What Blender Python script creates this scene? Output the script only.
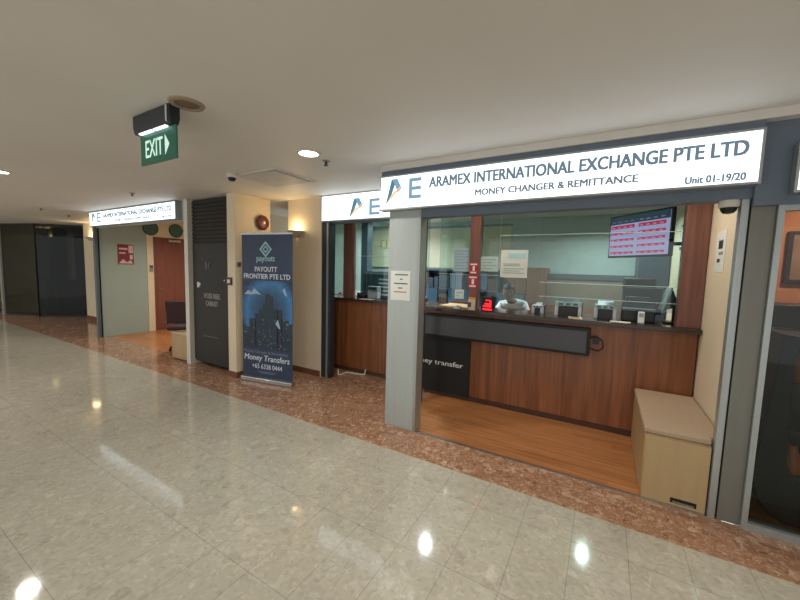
import bpy, bmesh, math, random
from mathutils import Vector, Matrix, Euler

random.seed(7)
for o in list(bpy.data.objects):
    bpy.data.objects.remove(o)
SC = bpy.context.scene
COL = SC.collection
PI = math.pi

# ------------------------------------------------------------------ camera
cam_data = bpy.data.cameras.new('camera')
cam_data.sensor_width = 36.0
cam_data.lens = 36.0 * 349.23 / 800.0
cam_data.clip_start = 0.05
cam = bpy.data.objects.new('camera', cam_data)
COL.objects.link(cam)
yaw, pitch, roll = math.radians(-30.135), math.radians(-5.01), math.radians(1.594)
fw = Vector((math.sin(yaw) * math.cos(pitch), math.cos(yaw) * math.cos(pitch), math.sin(pitch)))
r0 = Vector((math.cos(yaw), -math.sin(yaw), 0.0))
u0 = r0.cross(fw)
cr, sr = math.cos(roll), math.sin(roll)
rr = cr * r0 + sr * u0
uu = -sr * r0 + cr * u0
M = Matrix.Identity(4)
for i in range(3):
    M[i][0], M[i][1], M[i][2] = rr[i], uu[i], -fw[i]
M[0][3], M[1][3], M[2][3] = 0.0, -2.653, 1.66
cam.matrix_world = M
SC.camera = cam

# ------------------------------------------------------------------ world, exposure
W = bpy.data.worlds.new('world')
SC.world = W
W.use_nodes = True
W.node_tree.nodes['Background'].inputs[0].default_value = (0.80, 0.81, 0.80, 1)
W.node_tree.nodes['Background'].inputs[1].default_value = 1.0
SC.view_settings.view_transform = 'Standard'
SC.view_settings.look = 'None'
SC.view_settings.gamma = 1.0
SC.view_settings.exposure = 0.32
SC.view_settings.use_curve_mapping = False

DOWN_W = 12.0        # corridor downlights
SIGN_E = 1.6        # lit sign faces
ZC = 2.68            # ceiling height

# ------------------------------------------------------------------ helpers
def lin(c):
    out = []
    for v in c[:3]:
        v = v / 255.0
        out.append(v / 12.92 if v <= 0.04045 else ((v + 0.055) / 1.055) ** 2.4)
    return (out[0], out[1], out[2], 1.0)

def mul(c, k):
    return (min(c[0] * k, 1), min(c[1] * k, 1), min(c[2] * k, 1), 1)

MATS = {}
def new_mat(name):
    m = bpy.data.materials.new(name)
    m.use_nodes = True
    nt = m.node_tree
    return m, nt, nt.nodes['Principled BSDF'], nt.nodes['Material Output']

def mat(name, rgb, rough=0.5, metal=0.0, var=0.06, scale=6.0, stretch=(1, 1, 1), bump=0.0, emit=0.0, spec=0.5):
    if name in MATS:
        return MATS[name]
    m, nt, b, out = new_mat(name)
    N, L = nt.nodes.new, nt.links.new
    tc = N('ShaderNodeTexCoord'); mp = N('ShaderNodeMapping'); nz = N('ShaderNodeTexNoise'); rp = N('ShaderNodeValToRGB')
    mp.inputs['Scale'].default_value = stretch
    nz.inputs['Scale'].default_value = scale
    nz.inputs['Detail'].default_value = 4
    L(tc.outputs['Object'], mp.inputs[0]); L(mp.outputs[0], nz.inputs['Vector']); L(nz.outputs[0], rp.inputs[0])
    c = lin(rgb)
    rp.color_ramp.elements[0].position = 0.3; rp.color_ramp.elements[0].color = mul(c, 1 - var)
    rp.color_ramp.elements[1].position = 0.7; rp.color_ramp.elements[1].color = mul(c, 1 + var)
    L(rp.outputs[0], b.inputs['Base Color'])
    b.inputs['Roughness'].default_value = rough
    b.inputs['Metallic'].default_value = metal
    b.inputs['Specular IOR Level'].default_value = spec
    if bump:
        bm_ = N('ShaderNodeBump'); bm_.inputs['Strength'].default_value = bump; bm_.inputs['Distance'].default_value = 0.01
        L(nz.outputs[0], bm_.inputs['Height']); L(bm_.outputs[0], b.inputs['Normal'])
    if emit:
        L(rp.outputs[0], b.inputs['Emission Color']); b.inputs['Emission Strength'].default_value = emit
    MATS[name] = m
    return m

def glass(name, tint=(235, 242, 240), refl_rough=0.02, ior=1.5, boost=1.0):
    if name in MATS:
        return MATS[name]
    m, nt, b, out = new_mat(name)
    nt.nodes.remove(b)
    N, L = nt.nodes.new, nt.links.new
    tr = N('ShaderNodeBsdfTransparent'); gl = N('ShaderNodeBsdfGlossy'); mx = N('ShaderNodeMixShader'); fr = N('ShaderNodeFresnel')
    nz = N('ShaderNodeTexNoise'); nz.inputs['Scale'].default_value = 3
    mr = N('ShaderNodeMapRange'); mr.inputs[3].default_value = refl_rough; mr.inputs[4].default_value = refl_rough + 0.02
    L(nz.outputs[0], mr.inputs[0]); L(mr.outputs[0], gl.inputs['Roughness'])
    tr.inputs[0].default_value = lin(tint)
    gl.inputs[0].default_value = (0.95, 0.98, 0.97, 1)
    fr.inputs[0].default_value = ior
    mm = N('ShaderNodeMath'); mm.operation = 'MULTIPLY'; mm.use_clamp = True; mm.inputs[1].default_value = boost
    L(fr.outputs[0], mm.inputs[0])
    L(mm.outputs[0], mx.inputs[0]); L(tr.outputs[0], mx.inputs[1]); L(gl.outputs[0], mx.inputs[2]); L(mx.outputs[0], out.inputs[0])
    MATS[name] = m
    return m

def emission(name, rgb, strength, var=0.0, scale=2.0):
    if name in MATS:
        return MATS[name]
    m, nt, b, out = new_mat(name)
    nt.nodes.remove(b)
    N, L = nt.nodes.new, nt.links.new
    e = N('ShaderNodeEmission'); nz = N('ShaderNodeTexNoise'); rp = N('ShaderNodeValToRGB')
    nz.inputs['Scale'].default_value = scale
    c = lin(rgb)
    rp.color_ramp.elements[0].color = mul(c, 1 - var); rp.color_ramp.elements[1].color = mul(c, 1 + var)
    L(nz.outputs[0], rp.inputs[0]); L(rp.outputs[0], e.inputs[0])
    e.inputs[1].default_value = strength
    L(e.outputs[0], out.inputs[0])
    MATS[name] = m
    return m

def math_node(nt, op, a, b=None, c=None):
    n = nt.nodes.new('ShaderNodeMath'); n.operation = op
    for i, v in enumerate((a, b, c)):
        if v is None:
            continue
        if isinstance(v, (int, float)):
            n.inputs[i].default_value = v
        else:
            nt.links.new(v, n.inputs[i])
    return n.outputs[0]

def stone(name, base, light, dark, tx, x0, ty, y0, rough, chip=14.0, line=0.45, spread=0.5, jw=0.0028):
    """polished terrazzo / granite slabs: voronoi chips in three tones and thin joints"""
    m, nt, b, out = new_mat(name)
    N, L = nt.nodes.new, nt.links.new
    geo = N('ShaderNodeNewGeometry'); sep = N('ShaderNodeSeparateXYZ'); L(geo.outputs['Position'], sep.inputs[0])
    wn = N('ShaderNodeTexNoise'); wn.inputs['Scale'].default_value = 9; wn.inputs['Detail'].default_value = 3
    L(geo.outputs['Position'], wn.inputs['Vector'])
    ad = N('ShaderNodeMixRGB'); ad.blend_type = 'ADD'; ad.inputs[0].default_value = 0.10
    L(geo.outputs['Position'], ad.inputs[1]); L(wn.outputs['Color'], ad.inputs[2])
    vo = N('ShaderNodeTexVoronoi'); vo.inputs['Scale'].default_value = chip; L(ad.outputs[0], vo.inputs['Vector'])
    vs = N('ShaderNodeTexVoronoi'); vs.inputs['Scale'].default_value = chip * 3.1; L(ad.outputs[0], vs.inputs['Vector'])
    s1 = N('ShaderNodeSeparateColor'); L(vo.outputs['Color'], s1.inputs[0])
    s2 = N('ShaderNodeSeparateColor'); L(vs.outputs['Color'], s2.inputs[0])
    rp = N('ShaderNodeValToRGB'); cr_ = rp.color_ramp
    B, Lt, D = lin(base), lin(light), lin(dark)
    cr_.elements[0].position = 0.0; cr_.elements[0].color = D
    cr_.elements[1].position = 1.0; cr_.elements[1].color = Lt
    e = cr_.elements.new(0.5 - spread / 2); e.color = B
    e = cr_.elements.new(0.5 + spread / 2); e.color = B
    L(s1.outputs[0], rp.inputs[0])
    rp2 = N('ShaderNodeValToRGB'); cr_ = rp2.color_ramp
    cr_.elements[0].position = 0.0; cr_.elements[0].color = D
    cr_.elements[1].position = 1.0; cr_.elements[1].color = Lt
    e = cr_.elements.new(0.3); e.color = B
    e = cr_.elements.new(0.72); e.color = B
    L(s2.outputs[0], rp2.inputs[0])
    mx = N('ShaderNodeMixRGB'); mx.inputs[0].default_value = 0.5
    L(rp.outputs[0], mx.inputs[1]); L(rp2.outputs[0], mx.inputs[2])
    big = N('ShaderNodeTexNoise'); big.inputs['Scale'].default_value = 1.3; L(geo.outputs['Position'], big.inputs['Vector'])
    bg = math_node(nt, 'MULTIPLY_ADD', big.outputs[0], 0.24, 0.88)
    m2 = N('ShaderNodeMixRGB'); m2.blend_type = 'MULTIPLY'; m2.inputs[0].default_value = 1
    L(mx.outputs[0], m2.inputs[1]); L(bg, m2.inputs[2])
    def joint(sock, off, per):
        a = math_node(nt, 'SUBTRACT', sock, off)
        p = math_node(nt, 'PINGPONG', a, per / 2)
        return math_node(nt, 'LESS_THAN', p, jw / 2)
    j = math_node(nt, 'MAXIMUM', joint(sep.outputs[0], x0, tx), joint(sep.outputs[1], y0, ty))
    fade = math_node(nt, 'MULTIPLY', j, line)
    m3 = N('ShaderNodeMixRGB'); m3.inputs[2].default_value = mul(D, 0.35)
    L(fade, m3.inputs[0]); L(m2.outputs[0], m3.inputs[1])
    L(m3.outputs[0], b.inputs['Base Color'])
    rn = math_node(nt, 'MULTIPLY_ADD', big.outputs[0], 0.08, rough - 0.04)
    L(rn, b.inputs['Roughness'])
    b.inputs['Specular IOR Level'].default_value = 0.5
    MATS[name] = m
    return m

def wood(name, a, bcol, axis='z', board=0.0, rough=0.35, grain=30.0, seam=None):
    """grain running along axis; board = width of the strips across the grain (0: none)"""
    if name in MATS:
        return MATS[name]
    m, nt, b, out = new_mat(name)
    N, L = nt.nodes.new, nt.links.new
    geo = N('ShaderNodeNewGeometry'); mp = N('ShaderNodeMapping')
    sc = {'x': (0.05, 1, 1), 'y': (1, 0.05, 1), 'z': (1, 1, 0.05)}[axis]
    mp.inputs['Scale'].default_value = sc
    L(geo.outputs['Position'], mp.inputs[0])
    nz = N('ShaderNodeTexNoise'); nz.inputs['Scale'].default_value = grain; nz.inputs['Detail'].default_value = 5
    L(mp.outputs[0], nz.inputs['Vector'])
    rp = N('ShaderNodeValToRGB')
    rp.color_ramp.elements[0].position = 0.3; rp.color_ramp.elements[0].color = lin(a)
    rp.color_ramp.elements[1].position = 0.7; rp.color_ramp.elements[1].color = lin(bcol)
    L(nz.outputs[0], rp.inputs[0])
    last = rp.outputs[0]
    if board:
        sep = N('ShaderNodeSeparateXYZ'); L(geo.outputs['Position'], sep.inputs[0])
        across = {'x': 1, 'y': 0, 'z': 0}[axis]
        d = math_node(nt, 'DIVIDE', sep.outputs[across], board)
        f = math_node(nt, 'FLOOR', d)
        if axis == 'x':
            xs = math_node(nt, 'MULTIPLY_ADD', f, 0.37, math_node(nt, 'DIVIDE', sep.outputs[0], 0.9))
            f = math_node(nt, 'ADD', math_node(nt, 'MULTIPLY', f, 13.7), math_node(nt, 'FLOOR', xs))
        w = N('ShaderNodeTexWhiteNoise'); w.noise_dimensions = '1D'; L(f, w.inputs['W'])
        k = math_node(nt, 'MULTIPLY_ADD', w.outputs['Value'], 0.26, 0.87)
        mx = N('ShaderNodeMixRGB'); mx.blend_type = 'MULTIPLY'; mx.inputs[0].default_value = 1
        L(last, mx.inputs[1]); L(k, mx.inputs[2]); last = mx.outputs[0]
    L(last, b.inputs['Base Color'])
    b.inputs['Roughness'].default_value = rough
    MATS[name] = m
    return m

class MB:
    def __init__(s):
        s.v = []; s.f = []
    def add(s, vs, fs):
        n = len(s.v); s.v += [tuple(v) for v in vs]; s.f += [tuple(i + n for i in f) for f in fs]; return s
    def box(s, x0, x1, y0, y1, z0, z1, rot=None, pivot=None):
        vs = [Vector(p) for p in ((x0, y0, z0), (x1, y0, z0), (x1, y1, z0), (x0, y1, z0), (x0, y0, z1), (x1, y0, z1), (x1, y1, z1), (x0, y1, z1))]
        if rot:
            c = Vector(pivot) if pivot else sum(vs, Vector()) / 8
            R = Euler(rot).to_matrix(); vs = [c + R @ (v - c) for v in vs]
        return s.add(vs, [(0, 3, 2, 1), (4, 5, 6, 7), (0, 1, 5, 4), (1, 2, 6, 5), (2, 3, 7, 6), (3, 0, 4, 7)])
    def cyl(s, p0, p1, r, n=20, r2=None):
        p0, p1 = Vector(p0), Vector(p1); r2 = r if r2 is None else r2
        d = (p1 - p0).normalized()
        a = d.orthogonal().normalized(); b = d.cross(a)
        vs = []
        for p, q in ((p0, r), (p1, r2)):
            vs += [p + q * (math.cos(2 * PI * i / n) * a + math.sin(2 * PI * i / n) * b) for i in range(n)]
        fs = [(i, (i + 1) % n, n + (i + 1) % n, n + i) for i in range(n)]
        fs += [tuple(range(n - 1, -1, -1)), tuple(range(n, 2 * n))]
        return s.add(vs, fs)
    def lathe(s, prof, c=(0, 0, 0), axis=(0, 0, 1), n=28, a0=0.0, a1=2 * PI):
        """prof: (radius, height along axis); closed round unless a0/a1 say otherwise"""
        d = Vector(axis).normalized(); a = d.orthogonal().normalized(); b = d.cross(a); c = Vector(c)
        full = abs(a1 - a0 - 2 * PI) < 1e-6
        m = n if full else n + 1
        vs = []
        for r, h in prof:
            for i in range(m):
                t = a0 + (a1 - a0) * i / n
                vs.append(c + d * h + max(r, 1e-4) * (math.cos(t) * a + math.sin(t) * b))
        fs = []
        for k in range(len(prof) - 1):
            for i in range(n):
                j = (i + 1) % m
                fs.append((k * m + i, k * m + j, (k + 1) * m + j, (k + 1) * m + i))
        return s.add(vs, fs)
    def prism(s, poly, y0, y1):
        """poly in x,z; thickness along y"""
        n = len(poly)
        vs = [(x, y0, z) for x, z in poly] + [(x, y1, z) for x, z in poly]
        fs = [tuple(range(n)), tuple(range(2 * n - 1, n - 1, -1))] + [(i, n + i, n + (i + 1) % n, (i + 1) % n) for i in range(n)]
        return s.add(vs, fs)
    def prismx(s, poly, x0, x1):
        """poly in y,z; thickness along x"""
        n = len(poly)
        vs = [(x0, y, z) for y, z in poly] + [(x1, y, z) for y, z in poly]
        fs = [tuple(range(n)), tuple(range(2 * n - 1, n - 1, -1))] + [(i, n + i, n + (i + 1) % n, (i + 1) % n) for i in range(n)]
        return s.add(vs, fs)
    def prismz(s, poly, z0, z1):
        n = len(poly)
        vs = [(x, y, z0) for x, y in poly] + [(x, y, z1) for x, y in poly]
        fs = [tuple(range(n)), tuple(range(2 * n - 1, n - 1, -1))] + [(i, n + i, n + (i + 1) % n, (i + 1) % n) for i in range(n)]
        return s.add(vs, fs)
    def tube(s, pts, r, n=8):
        for a, b in zip(pts[:-1], pts[1:]):
            s.cyl(a, b, r, n)
        return s
    def ball(s, c, r, n=20, m=14, sc=(1, 1, 1)):
        c = Vector(c); vs = []; fs = []
        for j in range(m + 1):
            t = PI * j / m
            for i in range(n):
                p = 2 * PI * i / n
                vs.append((c.x + sc[0] * r * max(math.sin(t), 1e-3) * math.cos(p), c.y + sc[1] * r * max(math.sin(t), 1e-3) * math.sin(p), c.z + sc[2] * r * math.cos(t)))
        for j in range(m):
            for i in range(n):
                k = (i + 1) % n
                fs.append((j * n + i, (j + 1) * n + i, (j + 1) * n + k, j * n + k))
        return s.add(vs, fs)
    def build(s, name, material, parent=None, origin=None, bevel=0.0, local=False, seg=2):
        me = bpy.data.meshes.new(name)
        off = Vector((0, 0, 0))
        if parent is not None and not local:
            r = parent
            while r.parent is not None:
                r = r.parent
            off = r.location.copy()
        if parent is None and origin is not None:
            off = Vector(origin)
        me.from_pydata([tuple(Vector(v) - off) for v in s.v], [], s.f)
        bm = bmesh.new(); bm.from_mesh(me)
        bmesh.ops.recalc_face_normals(bm, faces=bm.faces)
        bm.to_mesh(me); bm.free()
        me.materials.append(material)
        for p in me.polygons:
            p.use_smooth = True
        me.set_sharp_from_angle(angle=math.radians(35))
        o = bpy.data.objects.new(name, me)
        COL.objects.link(o)
        if parent is not None:
            o.parent = parent
        elif origin is not None:
            o.location = origin
        if bevel:
            md = o.modifiers.new('bevel', 'BEVEL'); md.width = bevel; md.segments = seg; md.limit_method = 'ANGLE'; md.angle_limit = math.radians(40)
        return o

def thing(name, label, cat, loc=(0, 0, 0), rotz=0.0, group=None):
    o = bpy.data.objects.new(name, None); COL.objects.link(o)
    o.empty_display_size = 0.05
    o.location = loc; o.rotation_euler = (0, 0, rotz)
    o['label'] = label; o['category'] = cat
    if group:
        o['group'] = group
    return o

def tag(o, label, cat, group=None):
    o['label'] = label; o['category'] = cat
    if group:
        o['group'] = group
    return o

def struct(name, mb, material, bevel=0.0, label=None):
    o = mb.build(name, material, bevel=bevel)
    o['kind'] = 'structure'
    if label:
        o['label'] = label; o['category'] = 'wall'
    return o

def dup(root, loc, label, group=None, rotz=None):
    r = root.copy(); COL.objects.link(r); r.location = loc; r['label'] = label
    if rotz is not None:
        r.rotation_euler = (0, 0, rotz)
    if group:
        r['group'] = group
    for ch in list(root.children):
        c = ch.copy(); COL.objects.link(c); c.parent = r
        for g in list(ch.children):
            d = g.copy(); COL.objects.link(d); d.parent = c
    return r

def text(name, s, x0, x1, z0, z1, y, material, parent, bold=0.0, thick=0.002, plane='xz', local=False, shear=0.0):
    """writing fitted into a box on a wall plane; plane 'xz' faces -y, 'yz+' faces +x (text runs along +y)"""
    cu = bpy.data.curves.new('t', 'FONT'); cu.body = s; cu.align_x = 'CENTER'; cu.resolution_u = 3; cu.shear = shear
    ob = bpy.data.objects.new('t', cu); COL.objects.link(ob)
    dg = bpy.context.evaluated_depsgraph_get()
    me = bpy.data.meshes.new_from_object(ob.evaluated_get(dg))
    bpy.data.objects.remove(ob); bpy.data.curves.remove(cu)
    if bold:
        bm = bmesh.new(); bm.from_mesh(me); geo = list(bm.verts) + list(bm.edges) + list(bm.faces)
        for kk, (dx, dy) in enumerate(((bold * 0.33, 0), (bold * 0.66, 0), (bold, 0), (0, bold * 0.6), (bold * 0.5, bold * 0.6), (bold, bold * 0.6))):
            g2 = bmesh.ops.duplicate(bm, geom=geo)['geom']
            bmesh.ops.translate(bm, verts=[e for e in g2 if isinstance(e, bmesh.types.BMVert)], vec=(dx * 1.7, dy * 1.2, (kk + 1) * 0.0003))
        bm.to_mesh(me); bm.free()
    xs = [v.co.x for v in me.vertices]; ys = [v.co.y for v in me.vertices]
    ax, bx, ay, by = min(xs), max(xs), min(ys), max(ys)
    off = Vector((0, 0, 0))
    if not local:
        r = parent
        while r.parent is not None:
            r = r.parent
        off = r.location
    for v in me.vertices:
        p = x0 + (v.co.x - ax) / (bx - ax) * (x1 - x0)
        q = z0 + (v.co.y - ay) / (by - ay) * (z1 - z0)
        zz = v.co.z
        v.co = (Vector((p, y - zz, q)) if plane == 'xz' else Vector((y + zz, p, q))) - off
    me.name = name
    me.materials.append(material)
    o = bpy.data.objects.new(name, me); COL.objects.link(o); o.parent = parent
    return o

def lamp(name, parent, loc, power, size, color=(1, 1, 1), spread=150, aim=None):
    l = bpy.data.lights.new(name, 'AREA'); l.shape = 'DISK'; l.size = size; l.energy = power; l.color = color; l.spread = math.radians(spread)
    o = bpy.data.objects.new(name, l); COL.objects.link(o); o.parent = parent; o.location = loc
    if aim is not None:
        o.rotation_euler = Vector(aim).to_track_quat('-Z', 'Y').to_euler()
    return o

# ------------------------------------------------------------------ materials
M_terr = stone('terrazzo', (178, 172, 157), (197, 191, 177), (158, 151, 136), 0.30, -0.966, 0.60, -0.324, 0.07, chip=16.0, line=0.5, spread=0.78, jw=0.0034)
M_gran = stone('red_granite', (160, 120, 94), (208, 182, 160), (118, 80, 60), 0.30, -0.966, 50.0, 20.0, 0.10, chip=22.0, line=0.4, spread=0.5)
M_gbase = mat('granite_skirting', (120, 78, 60), 0.25, var=0.3, scale=30)
M_ceil = mat('ceiling_paint', (222, 218, 212), 0.55, var=0.03, scale=1.2)
M_cream = mat('cream_paint', (228, 213, 186), 0.6, var=0.03, scale=2)
M_cream2 = mat('cream_laminate', (180, 154, 114), 0.4, var=0.05, scale=12, stretch=(1, 1, 0.1))
M_white = mat('white_paint', (215, 212, 202), 0.5, var=0.03)
M_alu = mat('brushed_aluminium', (170, 176, 176), 0.38, 0.6, var=0.06, scale=40, stretch=(1, 1, 0.03))
M_clad = mat('grey_metal_cladding', (178, 186, 184), 0.42, 0.2, var=0.04, scale=20, stretch=(1, 1, 0.05))
M_clad2 = mat('bronze_grey_cladding', (124, 124, 116), 0.42, 0.3, var=0.05, scale=20, stretch=(1, 1, 0.05))
M_dkmet = mat('dark_metal', (62, 68, 74), 0.4, 0.4, var=0.08)
M_fascia = mat('blue_grey_fascia', (104, 118, 134), 0.5, 0.1, var=0.06)
M_wfloor = wood('laminate_floor', (150, 96, 56), (184, 128, 82), 'x', board=0.09, rough=0.3)
M_wctr = wood('reddish_wood_panels', (116, 68, 42), (148, 94, 60), 'z', board=0.07, rough=0.33)
M_wpost = wood('red_brown_wood', (104, 66, 56), (128, 86, 75), 'z', rough=0.4)
M_wdoor = wood('maroon_door_wood', (118, 70, 60), (134, 82, 72), 'z', rough=0.45)
M_top = mat('dark_worktop', (58, 46, 40), 0.22, var=0.12, scale=30)
M_black = mat('black_plastic', (24, 25, 27), 0.35, var=0.1)
M_blackm = mat('black_matt', (16, 17, 19), 0.6, var=0.1)
M_dgrey = mat('dark_grey_plastic', (70, 73, 78), 0.45, var=0.06, scale=60)
M_lgrey = mat('light_grey_plastic', (214, 218, 220), 0.45, var=0.04)
M_mgrey = mat('mid_grey_plastic', (140, 146, 150), 0.45, var=0.05)
M_paper = mat('white_paper', (226, 228, 222), 0.7, var=0.02)
M_ink = mat('grey_ink', (92, 98, 106), 0.7, var=0.05)
M_glass = glass('clear_glass', (226, 238, 234))
M_shop = glass('shop_glass', (215, 222, 220), boost=0.55)
M_dglass = glass('dark_tinted_glass', (150, 155, 150), boost=0.5)
M_face = emission('lit_sign_face', (238, 249, 255), SIGN_E, var=0.05)
M_letter = emission('backlit_lettering', (112, 130, 144), 0.75, var=0.05)
M_letter2 = emission('backlit_small_lettering', (124, 134, 142), 0.7, var=0.05)
M_lblue = emission('backlit_blue', (128, 162, 188), 0.85, var=0.08)
M_lteal = emission('backlit_teal', (96, 138, 158), 0.75, var=0.1)
M_lpale = emission('backlit_pale_blue', (212, 236, 246), 1.15, var=0.03)
M_lor = emission('backlit_orange', (236, 186, 130), 1.0, var=0.05)
M_lamp = emission('lamp_disc', (255, 252, 240), 9.0)
M_red = mat('red_print', (178, 42, 58), 0.5, var=0.06)
M_maroon = mat('maroon_plastic', (104, 48, 42), 0.45, var=0.08)
M_bblue = mat('banner_navy', (48, 62, 90), 0.45, var=0.12, scale=3)
M_bwhite = mat('banner_white', (214, 224, 236), 0.5, var=0.02)
M_green = mat('exit_green', (28, 88, 68), 0.35, var=0.05, emit=0.25)
M_exitw = mat('exit_white', (206, 236, 222), 0.4, var=0.02, emit=0.5)
M_cushion = mat('beige_cushion_fabric', (172, 150, 126), 0.85, var=0.08, scale=90, bump=0.2)
M_frost = mat('grey_green_panel', (158, 176, 172), 0.35, var=0.03, scale=2)
M_salmon = mat('salmon_wall_paint', (206, 128, 88), 0.6, var=0.04)
M_dbrown = mat('dark_brown_laminate', (52, 38, 30), 0.4, var=0.12, scale=12)
M_blind = mat('cream_blind_fabric', (212, 206, 182), 0.7, var=0.05, scale=14, stretch=(6, 1, 0.05))
M_office = mat('office_wall_paint', (184, 196, 194), 0.6, var=0.03)
M_navy = mat('blue_grey_laminate', (66, 82, 98), 0.45, var=0.1)
M_silver = mat('silver_metal', (190, 192, 192), 0.25, 0.9, var=0.04)

# ------------------------------------------------------------------ the setting
struct('floor', MB().box(-20, 6, -6.2, 0, -0.05, 0), M_terr)
struct('floor_border', MB().box(-20, 6, 0, 0.433, -0.05, 0).box(-20, -9.4, 0.433, 3.2, -0.05, 0).box(-9.4, -5.9, 0.433, 0.72, -0.05, 0)
       .box(-5.9, -1.9, 0.433, 2.3, -0.05, 0), M_gran)
struct('floor_shop', MB().box(-1.9, 0.81, 0.433, 4.3, -0.05, 0.0).box(0.9, 3.4, 0.433, 2.6, -0.05, 0), M_wfloor)
struct('floor_office', MB().box(-9.4, -5.9, 0.72, 3.2, -0.05, 0), M_wfloor)
struct('ceiling', MB().box(-20, 6, -6.2, 4.5, ZC, ZC + 0.1), M_ceil)
struct('wall_corridor_end', MB().box(-20.1, -20, -6.2, 4.5, 0, ZC), M_cream)
struct('wall_corridor_right', MB().box(6, 6.1, -6.2, 4.5, 0, ZC), M_cream)
struct('wall_office_back', MB().box(-4.33, 0.89, 4.3, 4.4, 0, ZC), M_office)
struct('wall_partition_right', MB().box(0.81, 0.89, 0.5, 4.3, 0, ZC), M_cream)
struct('wall_office_left', MB().box(-4.33, -4.25, 1.9, 4.3, 0, ZC), M_office)
# cream wall behind the banner, the recess and the column
struct('wall_behind_banner', MB().box(-4.33, -3.63, 1.25, 1.42, 0, ZC), M_cream)
struct('wall_recess', MB().box(-5.0, -4.33, 1.9, 2.0, 0, ZC).box(-4.33, -4.25, 1.42, 1.9, 0, ZC), M_cream)
struct('wall_column', MB().box(-4.76, -4.58, 0.50, 1.12, 0, ZC), M_cream, bevel=0.006)
struct('baseboard_column', MB().box(-4.765, -4.565, 0.490, 1.13, 0, 0.085), M_gbase)
struct('baseboard_wall', MB().box(-4.34, -3.64, 1.235, 1.25, 0, 0.085), M_gbase)
struct('wall_cabinet_recess', MB().box(-5.9, -4.76, 1.05, 1.12, 0, ZC), M_cream)
struct('trim_cabinet_jamb', MB().box(-5.905, -5.80, 0.51, 1.05, 0, ZC), M_white, bevel=0.004)
# far cream column, corner shop
struct('wall_far_column', MB().box(-12.62, -11.9, 1.4, 1.9, 0, ZC), M_cream)
struct('baseboard_far_column', MB().box(-12.63, -11.9, 1.385, 1.4, 0, 0.12), M_gbase)
struct('wall_far_recess', MB().box(-11.9, -9.45, 1.8, 1.9, 0, ZC), M_cream)
struct('wall_dark_shop', MB().box(-19.9, -12.6, 3.4, 3.5, 0, ZC).box(-12.7, -12.62, 1.9, 3.4, 0, ZC), mat('dark_shop_paint', (52, 50, 44), 0.6, var=0.3, scale=2))
# left money-changer unit
struct('wall_unit_pier', MB().box(-9.5, -9.4, 1.53, 1.665, 0, ZC).box(-9.5, -9.4, 1.665, 2.45, 2.27, ZC).box(-9.5, -9.4, 2.45, 3.2, 0, ZC), M_cream)
struct('wall_unit_back', MB().box(-9.5, -5.9, 3.2, 3.3, 0, ZC), M_cream)
struct('wall_unit_right', MB().box(-5.905, -5.80, 1.05, 3.2, 0, ZC), M_cream)
struct('wall_unit_lintel', MB().box(-9.4, -5.91, 0.58, 0.66, 2.36, ZC), M_clad)
# storefront metalwork
struct('pillar_metal', MB().box(-1.94, -1.60, 0.43, 0.53, 0, ZC), M_clad, bevel=0.004)
struct('trim_pillar_edge', MB().box(-1.598, -1.575, 0.425, 0.56, 0, 2.25), M_alu, bevel=0.002)
struct('trim_jamb_right', MB().box(0.732, 0.772, 0.43, 0.5, 0, 2.17), M_alu, bevel=0.003)
struct('trim_pier_right', MB().box(0.784, 0.898, 0.44, 0.55, 0, 2.17), M_clad2)
struct('trim_pier_gap', MB().box(0.768, 0.79, 0.46, 0.52, 0, 2.17), M_black)
struct('trim_header', MB().box(-1.60, 0.78, 0.43, 0.55, 2.17, ZC).box(-1.99, 0.78, 0.345, 0.43, 2.575, 2.625), M_fascia)
struct('trim_cornice', MB().box(-2.0, 6, 0.325, 0.43, 2.622, ZC), M_ceil)
struct('trim_header_right', MB().box(0.78, 3.4, 0.40, 0.55, 2.12, 2.63), M_fascia)
struct('trim_threshold', MB().box(-1.58, 0.735, 0.425, 0.455, 0, 0.006), M_silver)
struct('trim_post_second_unit', MB().box(-3.63, -3.53, 1.26, 1.36, 0, 2.31).box(-3.50, -3.46, 1.26, 1.36, 0, 2.31), M_dkmet, bevel=0.003)
struct('trim_post_silver', MB().box(-3.53, -3.50, 1.25, 1.35, 0, 2.31), M_alu)
struct('trim_post_inner', MB().box(-1.94, -1.885, 1.14, 1.22, 0, ZC), mat('brown_metal_post', (74, 66, 58), 0.4, 0.3))
struct('wall_second_header', MB().box(-3.63, -1.9, 1.3, 1.4, 2.3, ZC), M_fascia)
# right unit
struct('trim_mullion_right', MB().box(0.9, 0.93, 0.41, 0.48, 0, 2.12).box(0.93, 3.4, 0.42, 0.47, 2.085, 2.12).box(0.93, 3.4, 0.41, 0.48, 0, 0.05), M_alu)
struct('window_1', MB().box(0.93, 3.4, 0.44, 0.448, 0.05, 2.085), M_shop)
struct('wall_right_unit', MB().box(0.89, 3.4, 1.9, 2.0, 0, ZC), M_salmon)
struct('wall_right_unit_side', MB().box(3.4, 3.5, 0.4, 2.0, 0, ZC), M_salmon)
struct('wall_right_unit_partition', MB().box(0.892, 0.90, 0.56, 1.9, 0, ZC), M_salmon)

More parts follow.
